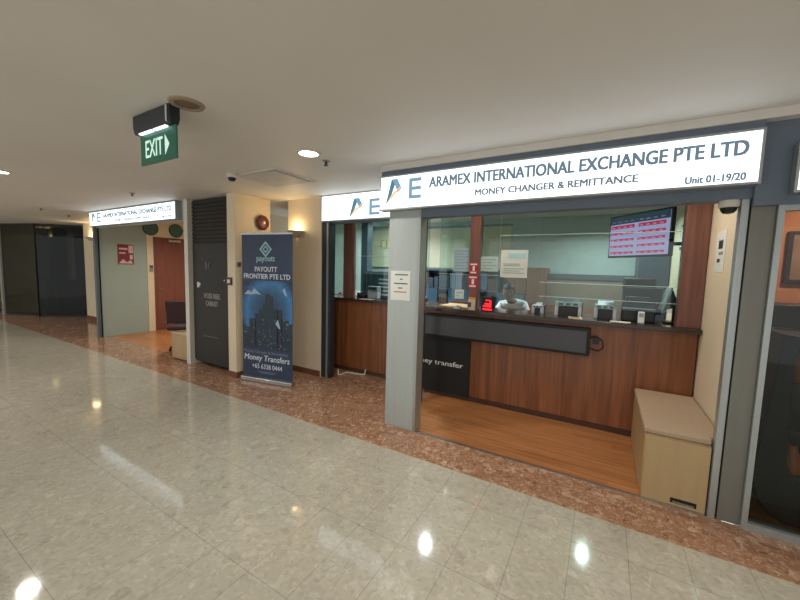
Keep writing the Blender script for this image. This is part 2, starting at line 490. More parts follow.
# ------------------------------------------------------------------ ceiling fittings
def downlight(loc, label, power, color=(1.0, 0.95, 0.87), r=0.085, group=None, spread=150, mlamp=None):
    t = thing('ceiling_downlight', label, 'ceiling light', loc, 0, group)
    x, y, z = loc
    MB().lathe([(r + 0.025, 0), (r + 0.022, -0.008), (r, -0.010), (r, 0.0)], (x, y, z), (0, 0, 1)).build('rim', M_white, t)
    MB().lathe([(0.0, -0.005), (r, -0.005), (r, 0.0)], (x, y, z)).build('lamp_disc', mlamp or M_lamp, t)
    lamp('lamp_light', t, (0, 0, -0.02), power, 2 * r, color, spread)
    return t
downlight((-2.37, -0.28, ZC), 'round lit ceiling downlight beside the sprinkler, before the two lit signs', DOWN_W)
downlight((-6.24, -1.40, ZC), 'round lit downlight at the far edge of the photo, above the terrazzo corridor', DOWN_W)
G = 'unseen corridor downlights for fill beyond the picture edge'
for x, y in ((-0.22, -1.36), (3.2, -1.35), (-10.1, -1.4), (-14.2, -1.4), (-17.6, -1.4), (-0.4, -3.7), (3.2, -3.9), (-4.2, -3.9), (-8.2, -3.9), (-12.4, -3.9), (-16.4, -3.9)):  # first read off the ceiling glow, the rest added unseen for illumination
    downlight((x, y, ZC), 'unseen corridor downlight giving fill light from out of view', DOWN_W, group=G)
downlight((-2.16, 2.08, ZC), 'round lit downlight in the office ceiling behind the lit sign', 24, (0.9, 1, 1), r=0.05)
downlight((0.0, 3.2, ZC), 'round lit downlight in the office ceiling behind the rates screen', 26, (0.9, 1, 1), r=0.05)
downlight((-3.0, 2.3, ZC), 'unseen downlight added to brighten the office over the short counter', 16, (0.9, 1, 1))  # extra unseen lamp, added to brighten the office
downlight((-3.4, 3.2, ZC), 'unseen downlight added to brighten the office over the pale desk', 20, (0.9, 1, 1))  # second extra lamp, also added to lift the office light
downlight((0.25, 1.05, ZC), 'warm downlight over the wooden floor beside the storage bench', 6, (1, 0.9, 0.76))
downlight((-1.1, 1.1, ZC), 'warm downlight over the wooden floor before the wood counter', 4.5, (1, 0.9, 0.76))
downlight((-7.6, 1.7, ZC), 'warm downlight inside the unit with the maroon door', 26, (1, 0.9, 0.76))
downlight((1.7, 1.2, ZC), 'warm downlight inside the shop with the salmon wall', 18, (1, 0.8, 0.6))

t = thing('ceiling_speaker', 'round unlit brownish ceiling fitting touching the green exit sign housing', 'ceiling fitting', (-2.385, -1.335, ZC))
MB().lathe([(0.0, -0.004), (0.07, -0.004), (0.075, 0)], (-2.385, -1.335, ZC)).build('grille', mat('brown_grey_grille', (120, 104, 84), 0.6, var=0.15), t)
MB().lathe([(0.072, -0.002), (0.076, -0.012), (0.098, -0.010), (0.106, 0)], (-2.385, -1.335, ZC)).build('rim', mat('tan_rim', (156, 140, 116), 0.5), t)

def sprinkler(loc, label):
    x, y, z = loc
    t = thing('sprinkler', label, 'sprinkler', loc)
    MB().lathe([(0.0, -0.006), (0.035, -0.005), (0.038, 0)], loc).build('escutcheon', M_mgrey, t)
    MB().cyl((x, y, z), (x, y, z - 0.04), 0.011, 12).build('stem', M_dkmet, t)
    MB().cyl((x, y, z - 0.04), (x, y, z - 0.045), 0.022, 12).tube([(x - 0.013, y, z - 0.012), (x - 0.015, y, z - 0.03), (x, y, z - 0.042)], 0.003, 6).tube([(x + 0.013, y, z - 0.012), (x + 0.015, y, z - 0.03), (x, y, z - 0.042)], 0.003, 6).build('deflector', M_dkmet, t)
    return t
sprinkler((-2.39, -0.03, ZC), 'small dark ceiling sprinkler beside the nearest lit downlight')
sprinkler((-6.14, -0.09, ZC), 'small dark ceiling sprinkler in front of the sign over the maroon door')
sprinkler((-9.79, -0.15, ZC), 'small dark ceiling sprinkler in front of the dark corner glass')
sprinkler((-10.57, 0.50, ZC), 'small dark ceiling sprinkler close above the far sconce')

def dome_camera(loc, label):
    x, y, z = loc
    t = thing('dome_camera', label, 'security camera', loc)
    MB().lathe([(0.055, 0), (0.057, -0.03), (0.050, -0.045), (0.0, -0.045)], loc).build('housing', M_white, t)
    MB().lathe([(0.045, -0.043), (0.040, -0.065), (0.028, -0.080), (0.0, -0.086)], loc).build('dome', M_black, t)
    return t
dome_camera((-3.70, -0.13, ZC), 'white dome camera on the ceiling beside the access hatch')
dome_camera((0.68, 0.47, 2.17), 'white dome camera under the end of the large lit sign')

t = thing('ceiling_hatch', 'square ceiling access hatch dropped open along one edge', 'ceiling hatch', (-3.38, 0.21, ZC))
MB().box(-3.72, -3.04, -0.09, -0.06, ZC - 0.012, ZC).box(-3.72, -3.04, 0.48, 0.51, ZC - 0.012, ZC).box(-3.72, -3.69, -0.06, 0.48, ZC - 0.012, ZC).box(-3.07, -3.04, -0.06, 0.48, ZC - 0.012, ZC).build('frame', M_white, t)
MB().box(-3.68, -3.08, -0.05, 0.47, ZC - 0.012, ZC - 0.002, rot=(0, math.radians(1.0), 0), pivot=(-3.68, 0.2, ZC - 0.006)).build('panel', mat('hatch_grey', (206, 203, 198), 0.6), t)
MB().box(-3.10, -3.07, -0.05, 0.47, ZC - 0.006, ZC - 0.0005).build('gap', M_dkmet, t)

# exit sign
ex, ey = -2.70, -1.365
t = thing('exit_sign', 'green hanging exit sign with right arrow under dark housing', 'exit sign', (ex, ey, ZC))
MB().prismx([(ey - 0.035, ZC), (ey + 0.035, ZC), (ey + 0.035, ZC - 0.08), (ey + 0.025, ZC - 0.122), (ey - 0.025, ZC - 0.122), (ey - 0.035, ZC - 0.08)], -2.955, -2.475).build('housing', mat('dark_navy_housing', (34, 40, 48), 0.4), t, bevel=0.004)
MB().cyl((-2.50, ey - 0.04, ZC - 0.01), (-2.50, ey - 0.04, ZC - 0.11), 0.006, 8).build('cord', M_lgrey, t)
MB().box(-2.89, -2.72, ey - 0.028, ey - 0.008, ZC - 0.130, ZC - 0.121).box(-2.695, -2.54, ey - 0.028, ey - 0.008, ZC - 0.130, ZC - 0.121).build('lamp_tube', emission('exit_tube', (235, 250, 250), 1.6), t)
p = MB().box(-2.915, -2.455, ey - 0.006, ey + 0.006, 2.345, 2.556).build('sign_plate', M_green, t)
text('lettering', 'EXIT', -2.845, -2.615, 2.39, 2.505, ey - 0.0075, M_exitw, p, bold=0.012)
MB().prism([(-2.588, 2.382), (-2.588, 2.512), (-2.535, 2.447)], ey - 0.0085, ey - 0.0065).build('arrow', M_exitw, p)

# ------------------------------------------------------------------ lit signs
def logo(parent, x0, x1, z0, z1, y, xe0, xe1, ze0, ze1):
    """slashed A with an orange stroke, then an E"""
    w, h = x1 - x0, z1 - z0
    P = lambda a, b: (x0 + a * w, z0 + b * h)
    g = MB().prism([P(0.0, 0.0), P(0.30, 0.40), P(0.54, 1.0), P(0.28, 1.0)], y - 0.003, y).build('logo_stroke', M_lteal, parent)
    MB().prism([P(0.30, 1.0), P(0.58, 1.0), P(0.78, 0.62), P(0.60, 0.46), P(0.44, 0.80)], y - 0.0035, y - 0.0002).build('logo_peak', M_lblue, g)
    MB().prism([P(0.02, 0.02), P(0.36, 0.44), P(1.0, 0.88), P(0.55, 0.47)], y - 0.004, y - 0.0004).build('logo_slash', M_lor, g)
    MB().prism([P(0.68, 0.50), P(0.80, 0.60), P(0.98, 0.12), P(0.82, 0.12)], y - 0.003, y).build('logo_leg', M_lpale, g)
    ew, eh = xe1 - xe0, ze1 - ze0
    k = 0.17 * eh
    MB().box(xe0, xe0 + 0.26 * ew, y - 0.003, y, ze0, ze1).box(xe0 + 0.26 * ew, xe1, y - 0.003, y, ze0, ze0 + k).box(xe0 + 0.26 * ew, xe1, y - 0.003, y, ze1 - k, ze1) \
        .box(xe0 + 0.26 * ew, xe1 - 0.02 * ew, y - 0.003, y, (ze0 + ze1) / 2 - k / 2, (ze0 + ze1) / 2 + k / 2).build('logo_letter', M_lblue, parent)

def lightbox(x0, x1, z0, z1, yf, depth, label, fr=0.014):
    t = thing('lit_sign', label, 'sign', ((x0 + x1) / 2, yf, z0))
    MB().box(x0 - fr, x1 + fr, yf, yf + depth, z1, z1 + fr).box(x0 - fr, x1 + fr, yf, yf + depth, z0 - fr, z0).box(x0 - fr, x0, yf, yf + depth, z0, z1) \
        .box(x1, x1 + fr, yf, yf + depth, z0, z1).box(x0, x1, yf + depth - 0.006, yf + depth, z0, z1).build('frame', M_alu, t)
    MB().box(x0, x1, yf + 0.004, yf + 0.012, z0, z1).build('sign_face', M_face, t)
    return t
t = lightbox(-1.985, 0.770, 2.255, 2.560, 0.325, 0.10, 'large lit white sign over the open counter bay with unit number')
yt = 0.328
text('lettering', 'ARAMEX INTERNATIONAL EXCHANGE PTE LTD', -1.455, 0.716, 2.420, 2.515, yt, M_letter, t, bold=0.05)
text('lettering', 'MONEY CHANGER & REMITTANCE', -1.012, 0.160, 2.312, 2.366, yt, M_letter2, t, bold=0.05)
text('lettering', 'Unit 01-19/20', 0.417, 0.715, 2.270, 2.318, yt, M_letter, t, bold=0.05)
logo(t, -1.925, -1.70, 2.295, 2.535, yt + 0.001, -1.665, -1.535, 2.335, 2.525)
t = lightbox(-3.575, -1.96, 2.325, 2.665, 1.19, 0.10, 'lit white sign above the counter bay beside the navy banner')
logo(t, -3.075, -2.785, 2.345, 2.60, 1.193, -2.740, -2.575, 2.365, 2.575)
t = lightbox(-9.40, -6.09, 2.385, 2.655, 0.48, 0.10, 'lit white sign over the unit with the maroon door')
text('lettering', 'ARAMEX INTERNATIONAL EXCHANGE PTE LTD', -8.76, -6.20, 2.52, 2.605, 0.483, M_letter, t, bold=0.07)
text('lettering', 'MONEY CHANGER & REMITTANCE', -8.25, -6.92, 2.43, 2.475, 0.483, M_letter, t, bold=0.06)
text('lettering', 'Unit 01-19/20', -6.52, -6.20, 2.415, 2.455, 0.483, M_letter, t, bold=0.06)
logo(t, -9.33, -9.08, 2.43, 2.64, 0.4835, -9.03, -8.87, 2.45, 2.635)
t = lightbox(0.945, 3.2, 2.19, 2.46, 0.33, 0.065, 'lit white sign over the salmon-walled shop at the picture edge')

# ------------------------------------------------------------------ hose reel cabinet and column fittings
yc = 0.58
t = thing('hose_reel_cabinet', 'tall black hose reel cabinet with louvred top between cream jambs', 'cabinet', (-5.28, yc, 0))
M_cab = mat('black_cabinet_paint', (46, 45, 43), 0.6, var=0.12, scale=3)
MB().box(-5.795, -4.77, yc + 0.02, 1.04, 0.06, 2.665).build('carcass', M_cab, t)
d = MB().box(-5.79, -4.77, yc, yc + 0.02, 0.09, 1.98).build('door', M_cab, t, bevel=0.003)
lv = MB()
for k in range(11):
    z = 2.0 + k * 0.06
    lv.box(-5.79, -4.77, yc + 0.002, yc + 0.018, z, z + 0.046, rot=(math.radians(-18), 0, 0))
lv.build('louvre', M_cab, t)
M_cabw = mat('faded_white_print', (150, 150, 146), 0.6, var=0.1)
text('lettering', 'HOSE REEL', -5.49, -5.06, 1.12, 1.20, yc - 0.001, M_cabw, d, bold=0.04)
text('lettering', 'CABINET', -5.45, -5.13, 1.00, 1.08, yc - 0.001, M_cabw, d, bold=0.04)
MB().box(-5.53, -5.14, yc - 0.001, yc, 0.50, 0.515).build('label_strip', mat('dim_grey_print', (96, 96, 92), 0.6), d)
MB().box(-5.415, -5.40, yc - 0.012, yc, 1.58, 1.69).build('handle', M_mgrey, d)
MB().tube([(-5.31, yc - 0.006, 1.69), (-5.34, yc - 0.012, 1.65), (-5.34, yc - 0.012, 1.62), (-5.31, yc - 0.006, 1.58)], 0.006).build('handle', M_mgrey, d)
MB().prism([(-5.66, 1.27), (-5.61, 1.29), (-5.575, 1.34), (-5.60, 1.36), (-5.66, 1.37)], yc - 0.012, yc).build('padlock', M_lgrey, d)
MB().cyl((-4.94, yc, 1.42), (-4.94, yc - 0.015, 1.42), 0.012, 12).build('keyhole', M_silver, d)

t = thing('call_point', 'small red fire call point on the cream column beside the black cabinet', 'fire call point', (-4.70, 0.50, 1.42))
MB().box(-4.755, -4.645, 0.475, 0.50, 1.365, 1.475).build('housing', M_maroon, t, bevel=0.004)
MB().box(-4.73, -4.67, 0.4735, 0.476, 1.395, 1.445).build('window', M_lgrey, t)
t = thing('key_switch', 'small grey key switch on the column beside the navy banner', 'switch', (-4.58, 0.56, 1.66))
MB().box(-4.58, -4.565, 0.535, 0.585, 1.63, 1.70).build('plate', mat('brown_grey_plate', (120, 106, 92), 0.5), t)
MB().cyl((-4.565, 0.56, 1.665), (-4.56, 0.56, 1.665), 0.012, 12).build('lock', M_dkmet, t)
t = thing('fire_alarm_bell', 'round dark red fire alarm bell high on cream column side', 'alarm bell', (-4.58, 0.95, 2.31))
c = (-4.58, 0.95, 2.31)
MB().cyl((-4.58, 0.95, 2.31), (-4.548, 0.95, 2.31), 0.06, 20).build('base', M_dkmet, t)
MB().lathe([(0.110, 0.022), (0.113, 0.03), (0.104, 0.046), (0.08, 0.058), (0.04, 0.064), (0.0, 0.065)], c, (1, 0, 0)).build('gong', M_maroon, t)
MB().cyl((-4.516, 0.95, 2.31), (-4.508, 0.95, 2.31), 0.018, 12).build('bolt', M_silver, t)

def sconce(loc, nx, ny, label, power=4):
    """half bowl uplighter fixed to a wall, normal (nx, ny)"""
    t = thing('wall_sconce', label, 'wall lamp', loc)
    x, y, z = loc
    th = math.atan2(ny, nx)
    mb = MB(); prof = [(0.02, -0.10), (0.07, -0.085), (0.12, -0.05), (0.15, -0.005), (0.153, 0.0), (0.143, 0.0), (0.11, -0.045), (0.05, -0.075)]
    n = 20; vs = []; fs = []
    for r, h in prof:
        for i in range(n + 1):
            a = th - PI / 2 + PI * i / n
            vs.append((x + r * math.cos(a), y + r * math.sin(a), z + h))
    m = n + 1
    for k in range(len(prof) - 1):
        for i in range(n):
            fs.append((k * m + i, k * m + i + 1, (k + 1) * m + i + 1, (k + 1) * m + i))
    mb.add(vs, fs)
    mb.build('bowl', mat('sconce_plaster', (200, 190, 168), 0.6), t)
    q = MB().box(x - 0.15, x + 0.15, y - 0.008, y, z - 0.10, z) if abs(ny) > abs(nx) else MB().box(x - 0.004, x + 0.004, y - 0.15, y + 0.15, z - 0.10, z)
    q.build('back_plate', MATS['sconce_plaster'], t)
    MB().ball((x + nx * 0.06, y + ny * 0.06, z - 0.02), 0.03, 14, 10).build('bulb', emission('warm_bulb', (255, 214, 140), 6.0), t)
    l = bpy.data.lights.new('bulb_light', 'POINT'); l.energy = power; l.color = (1, 0.72, 0.38); l.shadow_soft_size = 0.08
    o = bpy.data.objects.new('bulb_light', l); COL.objects.link(o); o.parent = t; o.location = (nx * 0.06, ny * 0.06, 0.03)
    return t
sconce((-4.13, 1.25, 2.20), 0, -1, 'lit half bowl wall sconce on the cream wall beside the navy banner')
sconce((-15.75, 1.55, 2.40), 0, -1, 'small lit sconce glimpsed through the dark corner glass', 6)
sconce((-12.1, 1.4, 2.30), 0, -1, 'lit half bowl wall sconce on the far cream column')

# ------------------------------------------------------------------ roll-up banner
t = thing('roll_up_banner', 'navy roll-up banner stand for money transfers before the cream column', 'banner', (-4.035, 0.605, 0), math.radians(10.5))
B = dict(parent=t, local=True)
hw = 0.44
MB().box(-hw, hw, -0.05, 0.05, 0.0, 0.068).build('base', M_silver, bevel=0.012, **B)
pn = MB().box(-hw + 0.012, hw - 0.012, -0.004, 0.0, 0.07, 2.09).build('panel', M_bblue, **B)
MB().box(-hw + 0.005, hw - 0.005, -0.012, 0.008, 2.085, 2.11).build('top_rail', M_silver, **B)
MB().cyl((0, 0.03, 0.05), (0, 0.02, 2.09), 0.010, 10).build('pole', M_dkmet, **B)
PB = dict(parent=pn, local=True)
yb = -0.0055
# city picture: blue glow disc, skyscrapers, plane-like white streaks
def glowmat(name, c0, c1, cx, cz, rad):
    m, nt, b, out = new_mat(name)
    N, L = nt.nodes.new, nt.links.new
    tc = N('ShaderNodeTexCoord'); mp = N('ShaderNodeMapping'); gr = N('ShaderNodeTexGradient'); gr.gradient_type = 'SPHERICAL'
    mp.inputs['Location'].default_value = (-cx / rad, 0, -cz / rad); mp.inputs['Scale'].default_value = (1 / rad, 1 / rad, 1 / rad)
    rp = N('ShaderNodeValToRGB')
    rp.color_ramp.elements[0].color = lin((36, 48, 78)); rp.color_ramp.elements[1].color = lin((30, 48, 66))
    e = rp.color_ramp.elements.new(0.26); e.color = lin(c1)
    e = rp.color_ramp.elements.new(0.5); e.color = lin(c0)
    nz = N('ShaderNodeTexNoise'); nz.inputs['Scale'].default_value = 9; nz.inputs['Detail'].default_value = 6
    ad = N('ShaderNodeMath'); ad.operation = 'MULTIPLY_ADD'; ad.inputs[1].default_value = 0.25
    L(tc.outputs['Object'], mp.inputs[0]); L(mp.outputs[0], gr.inputs[0]); L(tc.outputs['Object'], nz.inputs['Vector'])
    L(nz.outputs[0], ad.inputs[0]); L(gr.outputs[1], ad.inputs[2])
    sb = N('ShaderNodeMath'); sb.operation = 'SUBTRACT'; sb.inputs[1].default_value = 0.12
    L(ad.outputs[0], sb.inputs[0]); L(sb.outputs[0], rp.inputs[0])
    L(rp.outputs[0], b.inputs['Base Color']); b.inputs['Roughness'].default_value = 0.45
    return m
M_glow = glowmat('banner_night_sky', (48, 92, 132), (62, 126, 186), 0.04, 1.03, 0.52)
pic = MB().box(-hw + 0.013, hw - 0.013, yb, -0.004, 0.48, 1.45).build('city_picture', M_glow, **PB)
ct = MB()
rnd = random.Random(3)
x = -hw + 0.02
while x < hw - 0.05:
    w = rnd.uniform(0.035, 0.085); h = 0.28 + 0.42 * math.exp(-((x - 0.02) / 0.22) ** 2) * rnd.uniform(0.75, 1.1) + rnd.uniform(0, 0.1)
    ct.box(x, min(x + w, hw - 0.014), yb - 0.001, yb, 0.49, 0.49 + h); x += w * rnd.uniform(0.75, 1.1)
ct.build('towers', mat('night_towers', (38, 54, 70), 0.5, var=0.35, scale=40), pic, local=True)
wn = MB(); wr = MB()
for k in range(60):
    x = rnd.uniform(-0.40, 0.39); z = 0.5 + rnd.random() ** 1.6 * 0.42
    (wr if z < 0.66 and k % 2 else wn).box(x, x + 0.008, yb - 0.0018, yb - 0.001, z, z + rnd.uniform(0.01, 0.03))
wn.build('window_print', mat('pale_windows', (108, 150, 168), 0.5), pic, local=True)
wr.build('red_print', mat('red_windows', (150, 66, 66), 0.5), pic, local=True)
MB().prism([(-0.39, 1.25), (-0.32, 1.31), (-0.26, 1.28), (-0.21, 1.34), (-0.09, 1.25), (-0.18, 1.265), (-0.26, 1.25)], yb - 0.003, yb - 0.001).prism([(0.27, 1.33), (0.30, 1.36), (0.34, 1.26), (0.32, 1.25)], yb - 0.003, yb - 0.001) \
    .prism([(0.15, 0.86), (0.19, 0.92), (0.23, 0.80), (0.21, 0.79)], yb - 0.003, yb - 0.001).build('streak_print', mat('pale_streaks', (168, 188, 206), 0.5), pic, local=True)
M_logo = mat('logo_pale_cyan', (150, 196, 206), 0.5, var=0.04)
def diamond(mb, cx, cz, r, w):
    P = [(0, 1), (1, 0), (0, -1), (-1, 0)]
    for k in range(4):
        a, b = P[k], P[(k + 1) % 4]
        mb.prism([(cx + a[0] * r * 0.95, cz + a[1] * r), (cx + b[0] * r * 0.95, cz + b[1] * r), (cx + b[0] * (r - w) * 0.95, cz + b[1] * (r - w)), (cx + a[0] * (r - w) * 0.95, cz + a[1] * (r - w))], yb, -0.004)
dm = MB(); diamond(dm, -0.015, 1.885, 0.112, 0.034); diamond(dm, -0.015, 1.885, 0.055, 0.026)
dm.build('logo_mark', M_logo, **PB)
text('lettering', 'payoutt', -0.17, 0.145, 1.695, 1.785, yb, M_logo, pn, bold=0.03, local=True)
text('lettering', 'PAYOUTT', -0.20, 0.18, 1.575, 1.645, yb, M_bwhite, pn, bold=0.03, local=True)
text('lettering', 'FRONTIER PTE LTD', -0.395, 0.395, 1.475, 1.545, yb, M_bwhite, pn, bold=0.03, local=True)
text('lettering', 'Money Changer & Remittance', -0.40, 0.36, 0.405, 0.455, yb, mat('banner_grey_print', (130, 140, 160), 0.5), pn, bold=0.0, local=True)
text('lettering', 'Money Transfers', -0.40, 0.385, 0.285, 0.395, yb, M_bwhite, pn, bold=0.02, local=True, shear=0.15)
text('lettering', '+65 6338 0444', -0.26, 0.26, 0.195, 0.265, yb, M_bwhite, pn, bold=0.015, local=True)
MB().box(-0.16, 0.16, yb, -0.004, 0.150, 0.156).box(-0.12, 0.12, yb, -0.004, 0.132, 0.138).build('fine_print', MATS['banner_grey_print'], **PB)

# ------------------------------------------------------------------ notice on the pillar
t = thing('paper_notice', 'white paper notice taped on the grey metal pillar', 'notice', (-1.79, 0.43, 1.345))
sh = MB().box(-1.905, -1.675, 0.4275, 0.4295, 1.345, 1.645).build('sheet', M_paper, t)
ln = MB()
for k, (a, b) in enumerate(((0.05, 0.20), (0.11, 0.14), (0.04, 0.20), (0.09, 0.14))):
    ln.box(-1.905 + a, -1.905 + b, 0.4265, 0.4275, 1.600 - k * 0.045, 1.612 - k * 0.045)
ln.build('print_lines', M_ink, sh)
MB().box(-1.865, -1.715, 0.4265, 0.4275, 1.425, 1.436).build('red_print_line', mat('faded_red_print', (186, 120, 110), 0.6), sh)

# ------------------------------------------------------------------ main counter
t = thing('service_counter', 'long reddish wood counter with dark top behind the open bay', 'counter', (-0.6, 1.8, 0))
MB().box(-2.05, 0.795, 1.55, 2.0, 0.075, 1.14).build('body', M_wctr, t)
MB().box(-2.05, 0.795, 1.585, 2.0, 0.0, 0.075).build('plinth', mat('dark_plinth', (84, 56, 42), 0.5), t)
MB().box(-2.10, 0.805, 1.45, 2.05, 1.14, 1.185).build('worktop', M_top, t, bevel=0.004)
MB().box(-1.88, -1.46, 1.62, 2.04, 1.185, 1.20).build('sheen_inlay', M_cream2, t)  # beige inlay stands in for light reflected off the worktop
MB().box(-1.88, -1.46, 2.04, 2.06, 1.14, 1.235).build('inlay_back', M_wpost, t)
t = thing('ticker_display', 'long dark grey LED ticker panel mounted below the worktop of the wood counter', 'display panel', (-1.05, 1.5, 0.8))
MB().box(-2.01, -0.085, 1.46, 1.54, 0.805, 1.095).build('housing', M_blackm, t, bevel=0.004)
MB().box(-1.99, -0.115, 1.454, 1.462, 0.835, 1.065).build('screen', M_dgrey, t)
MB().box(-0.06, 0.0, 1.53, 1.549, 0.93, 1.0).build('connector', M_black, t)
pts = [(-0.09, 1.50, 0.99), (-0.03, 1.525, 1.02), (0.03, 1.535, 0.97), (0.04, 1.535, 0.90), (0.0, 1.535, 0.86), (-0.05, 1.53, 0.87), (-0.085, 1.50, 0.89)]
MB().tube(pts, 0.006).build('cable', M_black, t)
t = thing('black_poster', 'black board with white writing about transfers on the wood counter front', 'poster', (-1.75, 1.54, 0.05))
pn = MB().box(-2.12, -1.385, 1.535, 1.549, 0.055, 0.80).build('board', M_blackm, t)
text('lettering', 'money transfer', -2.44 + 0.20, -1.475, 0.40, 0.485, 1.5345, M_paper, pn, bold=0.012)

t = thing('wood_post', 'reddish wood post carrying red stickers on the counter', 'post', (-1.395, 1.60, 1.185))
MB().box(-1.455, -1.335, 1.54, 1.66, 1.185, ZC).build('post', M_wpost, t, bevel=0.003)
t = thing('wood_post', 'wide reddish wood post between the counter end and cream wall', 'post', (0.715, 1.60, 1.185))
MB().box(0.625, 0.805, 1.53, 1.67, 1.185, ZC).build('post', M_wpost, t, bevel=0.003)

# security glass over the counter, two sheets high, with polished edges
k = 0
M_edge = mat('polished_glass_edge', (176, 200, 196), 0.15, 0.3, var=0.05)
def screen(name, x0, x1, y, zs):
    g = MB()
    e = MB()
    for z0, z1 in zip(zs[:-1], zs[1:]):
        g.box(x0, x1, y, y + 0.006, z0 + 0.006, z1 - 0.004)
        e.box(x0, x1, y - 0.002, y + 0.010, z1 - 0.003, z1 + 0.003)
    o = struct(name, g, M_glass)
    eo = e.build('glass_edge', M_edge, o)
    return o
screen('window_2', -0.635, 0.622, 1.605, (1.30, 1.40, 1.56, 2.095, 2.40))
screen('window_9', -1.10, -0.635, 1.605, (1.30, 2.095, 2.40))
screen('window_3', -1.885, -1.458, 1.605, (1.30, 1.62, ZC - 0.02))
screen('window_4', -1.332, -1.105, 1.605, (1.30, 1.62, ZC - 0.02))

def sticker(x0, x1, z0, z1, y, label):
    t = thing('red_sticker', label, 'sticker', ((x0 + x1) / 2, y, z0))
    s = MB().box(x0, x1, y - 0.002, y, z0, z1).build('sheet', M_red, t)
    w = x1 - x0; h = z1 - z0
    MB().box(x0 + 0.12 * w, x1 - 0.12 * w, y - 0.003, y - 0.002, z1 - 0.22 * h, z1 - 0.10 * h).box(x0 + 0.38 * w, x1 - 0.38 * w, y - 0.003, y - 0.002, z0 + 0.30 * h, z1 - 0.30 * h) \
        .box(x0 + 0.15 * w, x1 - 0.2 * w, y - 0.003, y - 0.002, z0 + 0.08 * h, z0 + 0.22 * h).build('white_print', M_paper, s)
sticker(-1.452, -1.338, 1.625, 1.77, 1.539, 'red sticker with white print, upper one on the wood post')
sticker(-1.462, -1.335, 1.455, 1.612, 1.539, 'red sticker with white print, lower one on the wood post')
t = thing('brochure', 'small orange and white brochure propped at the foot of the wood post', 'brochure', (-1.39, 1.508, 1.185))
s = MB().box(-1.435, -1.345, 1.505, 1.512, 1.185, 1.345).build('sheet', mat('beige_card', (206, 186, 160), 0.6), t)
MB().box(-1.435, -1.345, 1.5035, 1.505, 1.32, 1.345).build('orange_band', mat('orange_print', (214, 140, 60), 0.5), s)
MB().box(-1.435, -1.395, 1.5035, 1.505, 1.22, 1.28).build('dark_picture', M_navy, s)

def paper_on(x0, x1, z0, z1, y, label, lines, tint=(206, 220, 214)):
    t = thing('posted_sheet', label, 'notice', ((x0 + x1) / 2, y, z0))
    s = MB().box(x0, x1, y - 0.0015, y, z0, z1).build('sheet', mat('sheet_%d_%d' % (tint[0], tint[2]), tint, 0.6, var=0.03), t)
    m = MB(); h = (z1 - z0)
    for k in range(lines):
        z = z1 - h * (k + 1) / (lines + 1)
        m.box(x0 + 0.02, x1 - 0.02 - 0.05 * (k % 2), y - 0.0022, y - 0.0015, z - 0.004, z + 0.004)
    m.build('print_lines', mat('pale_ink', (134, 150, 150), 0.7), s)
paper_on(-1.69, -1.47, 1.655, 1.95, 1.603, 'pale blue printed sheet on the glass beside the stickered wood post', 7, (168, 192, 200))
paper_on(-1.325, -1.115, 1.665, 1.845, 1.603, 'small pale printed sheet on the glass above the red number display', 4, (176, 196, 192))
t = thing('posted_sheet', 'large white printed notice on the glass above the seated clerk', 'notice', (-0.93, 1.603, 1.6))
s = MB().box(-1.085, -0.775, 1.6, 1.602, 1.60, 1.925).build('sheet', mat('sheet_white', (208, 214, 204), 0.6), t)
MB().box(-1.0, -0.80, 1.598, 1.60, 1.83, 1.885).build('glare_patch', mat('pale_cyan_glare', (168, 210, 214), 0.5), s)  # bluish glare over the notice, put into the sheet's colour
m = MB()
for z in (1.755, 1.735, 1.70, 1.675, 1.65):
    m.box(-1.05, -0.81 - 0.05 * ((z * 1000) % 2), 1.5985, 1.60, z, z + 0.008)
m.build('print_lines', MATS['pale_ink'], s)
paper_on(-1.655, -1.53, 1.305, 1.425, 1.603, 'small white card on the glass low beside the stickered wood post', 2, (206, 214, 212))

# items on the counter
zt = 1.185
t = thing('number_display', 'small black display with glowing red figure in front of the clerk', 'display', (-1.19, 1.53, zt))
MB().box(-1.27, -1.115, 1.50, 1.56, zt, zt + 0.165).build('housing', M_blackm, t, bevel=0.004)
M_led = emission('red_led', (255, 40, 50), 1.6)
x0, z0 = -1.235, zt + 0.05
MB().box(-1.165, -1.145, 1.497, 1.50, z0, z0 + 0.085).box(-1.215, -1.165, 1.497, 1.50, z0 + 0.075, z0 + 0.09).box(-1.245, -1.165, 1.497, 1.50, z0, z0 + 0.022).box(-1.225, -1.165, 1.497, 1.50, z0 + 0.03, z0 + 0.05).build('red_figure', M_led, t)
MB().box(-1.25, -1.135, 1.497, 1.50, zt + 0.012, zt + 0.034).build('red_bar', M_led, t)
t = thing('coin_tray', 'small white dish of clips beside the brochure on the counter', 'dish', (-1.585, 1.52, zt))
MB().lathe([(0.0, 0.003), (0.035, 0.004), (0.05, 0.03), (0.053, 0.03), (0.042, 0.0), (0.0, 0.0)], (-1.585, 1.52, zt)).build('dish', M_lgrey, t)
MB().ball((-1.575, 1.52, zt + 0.02), 0.02, 10, 8).build('clips', M_black, t)

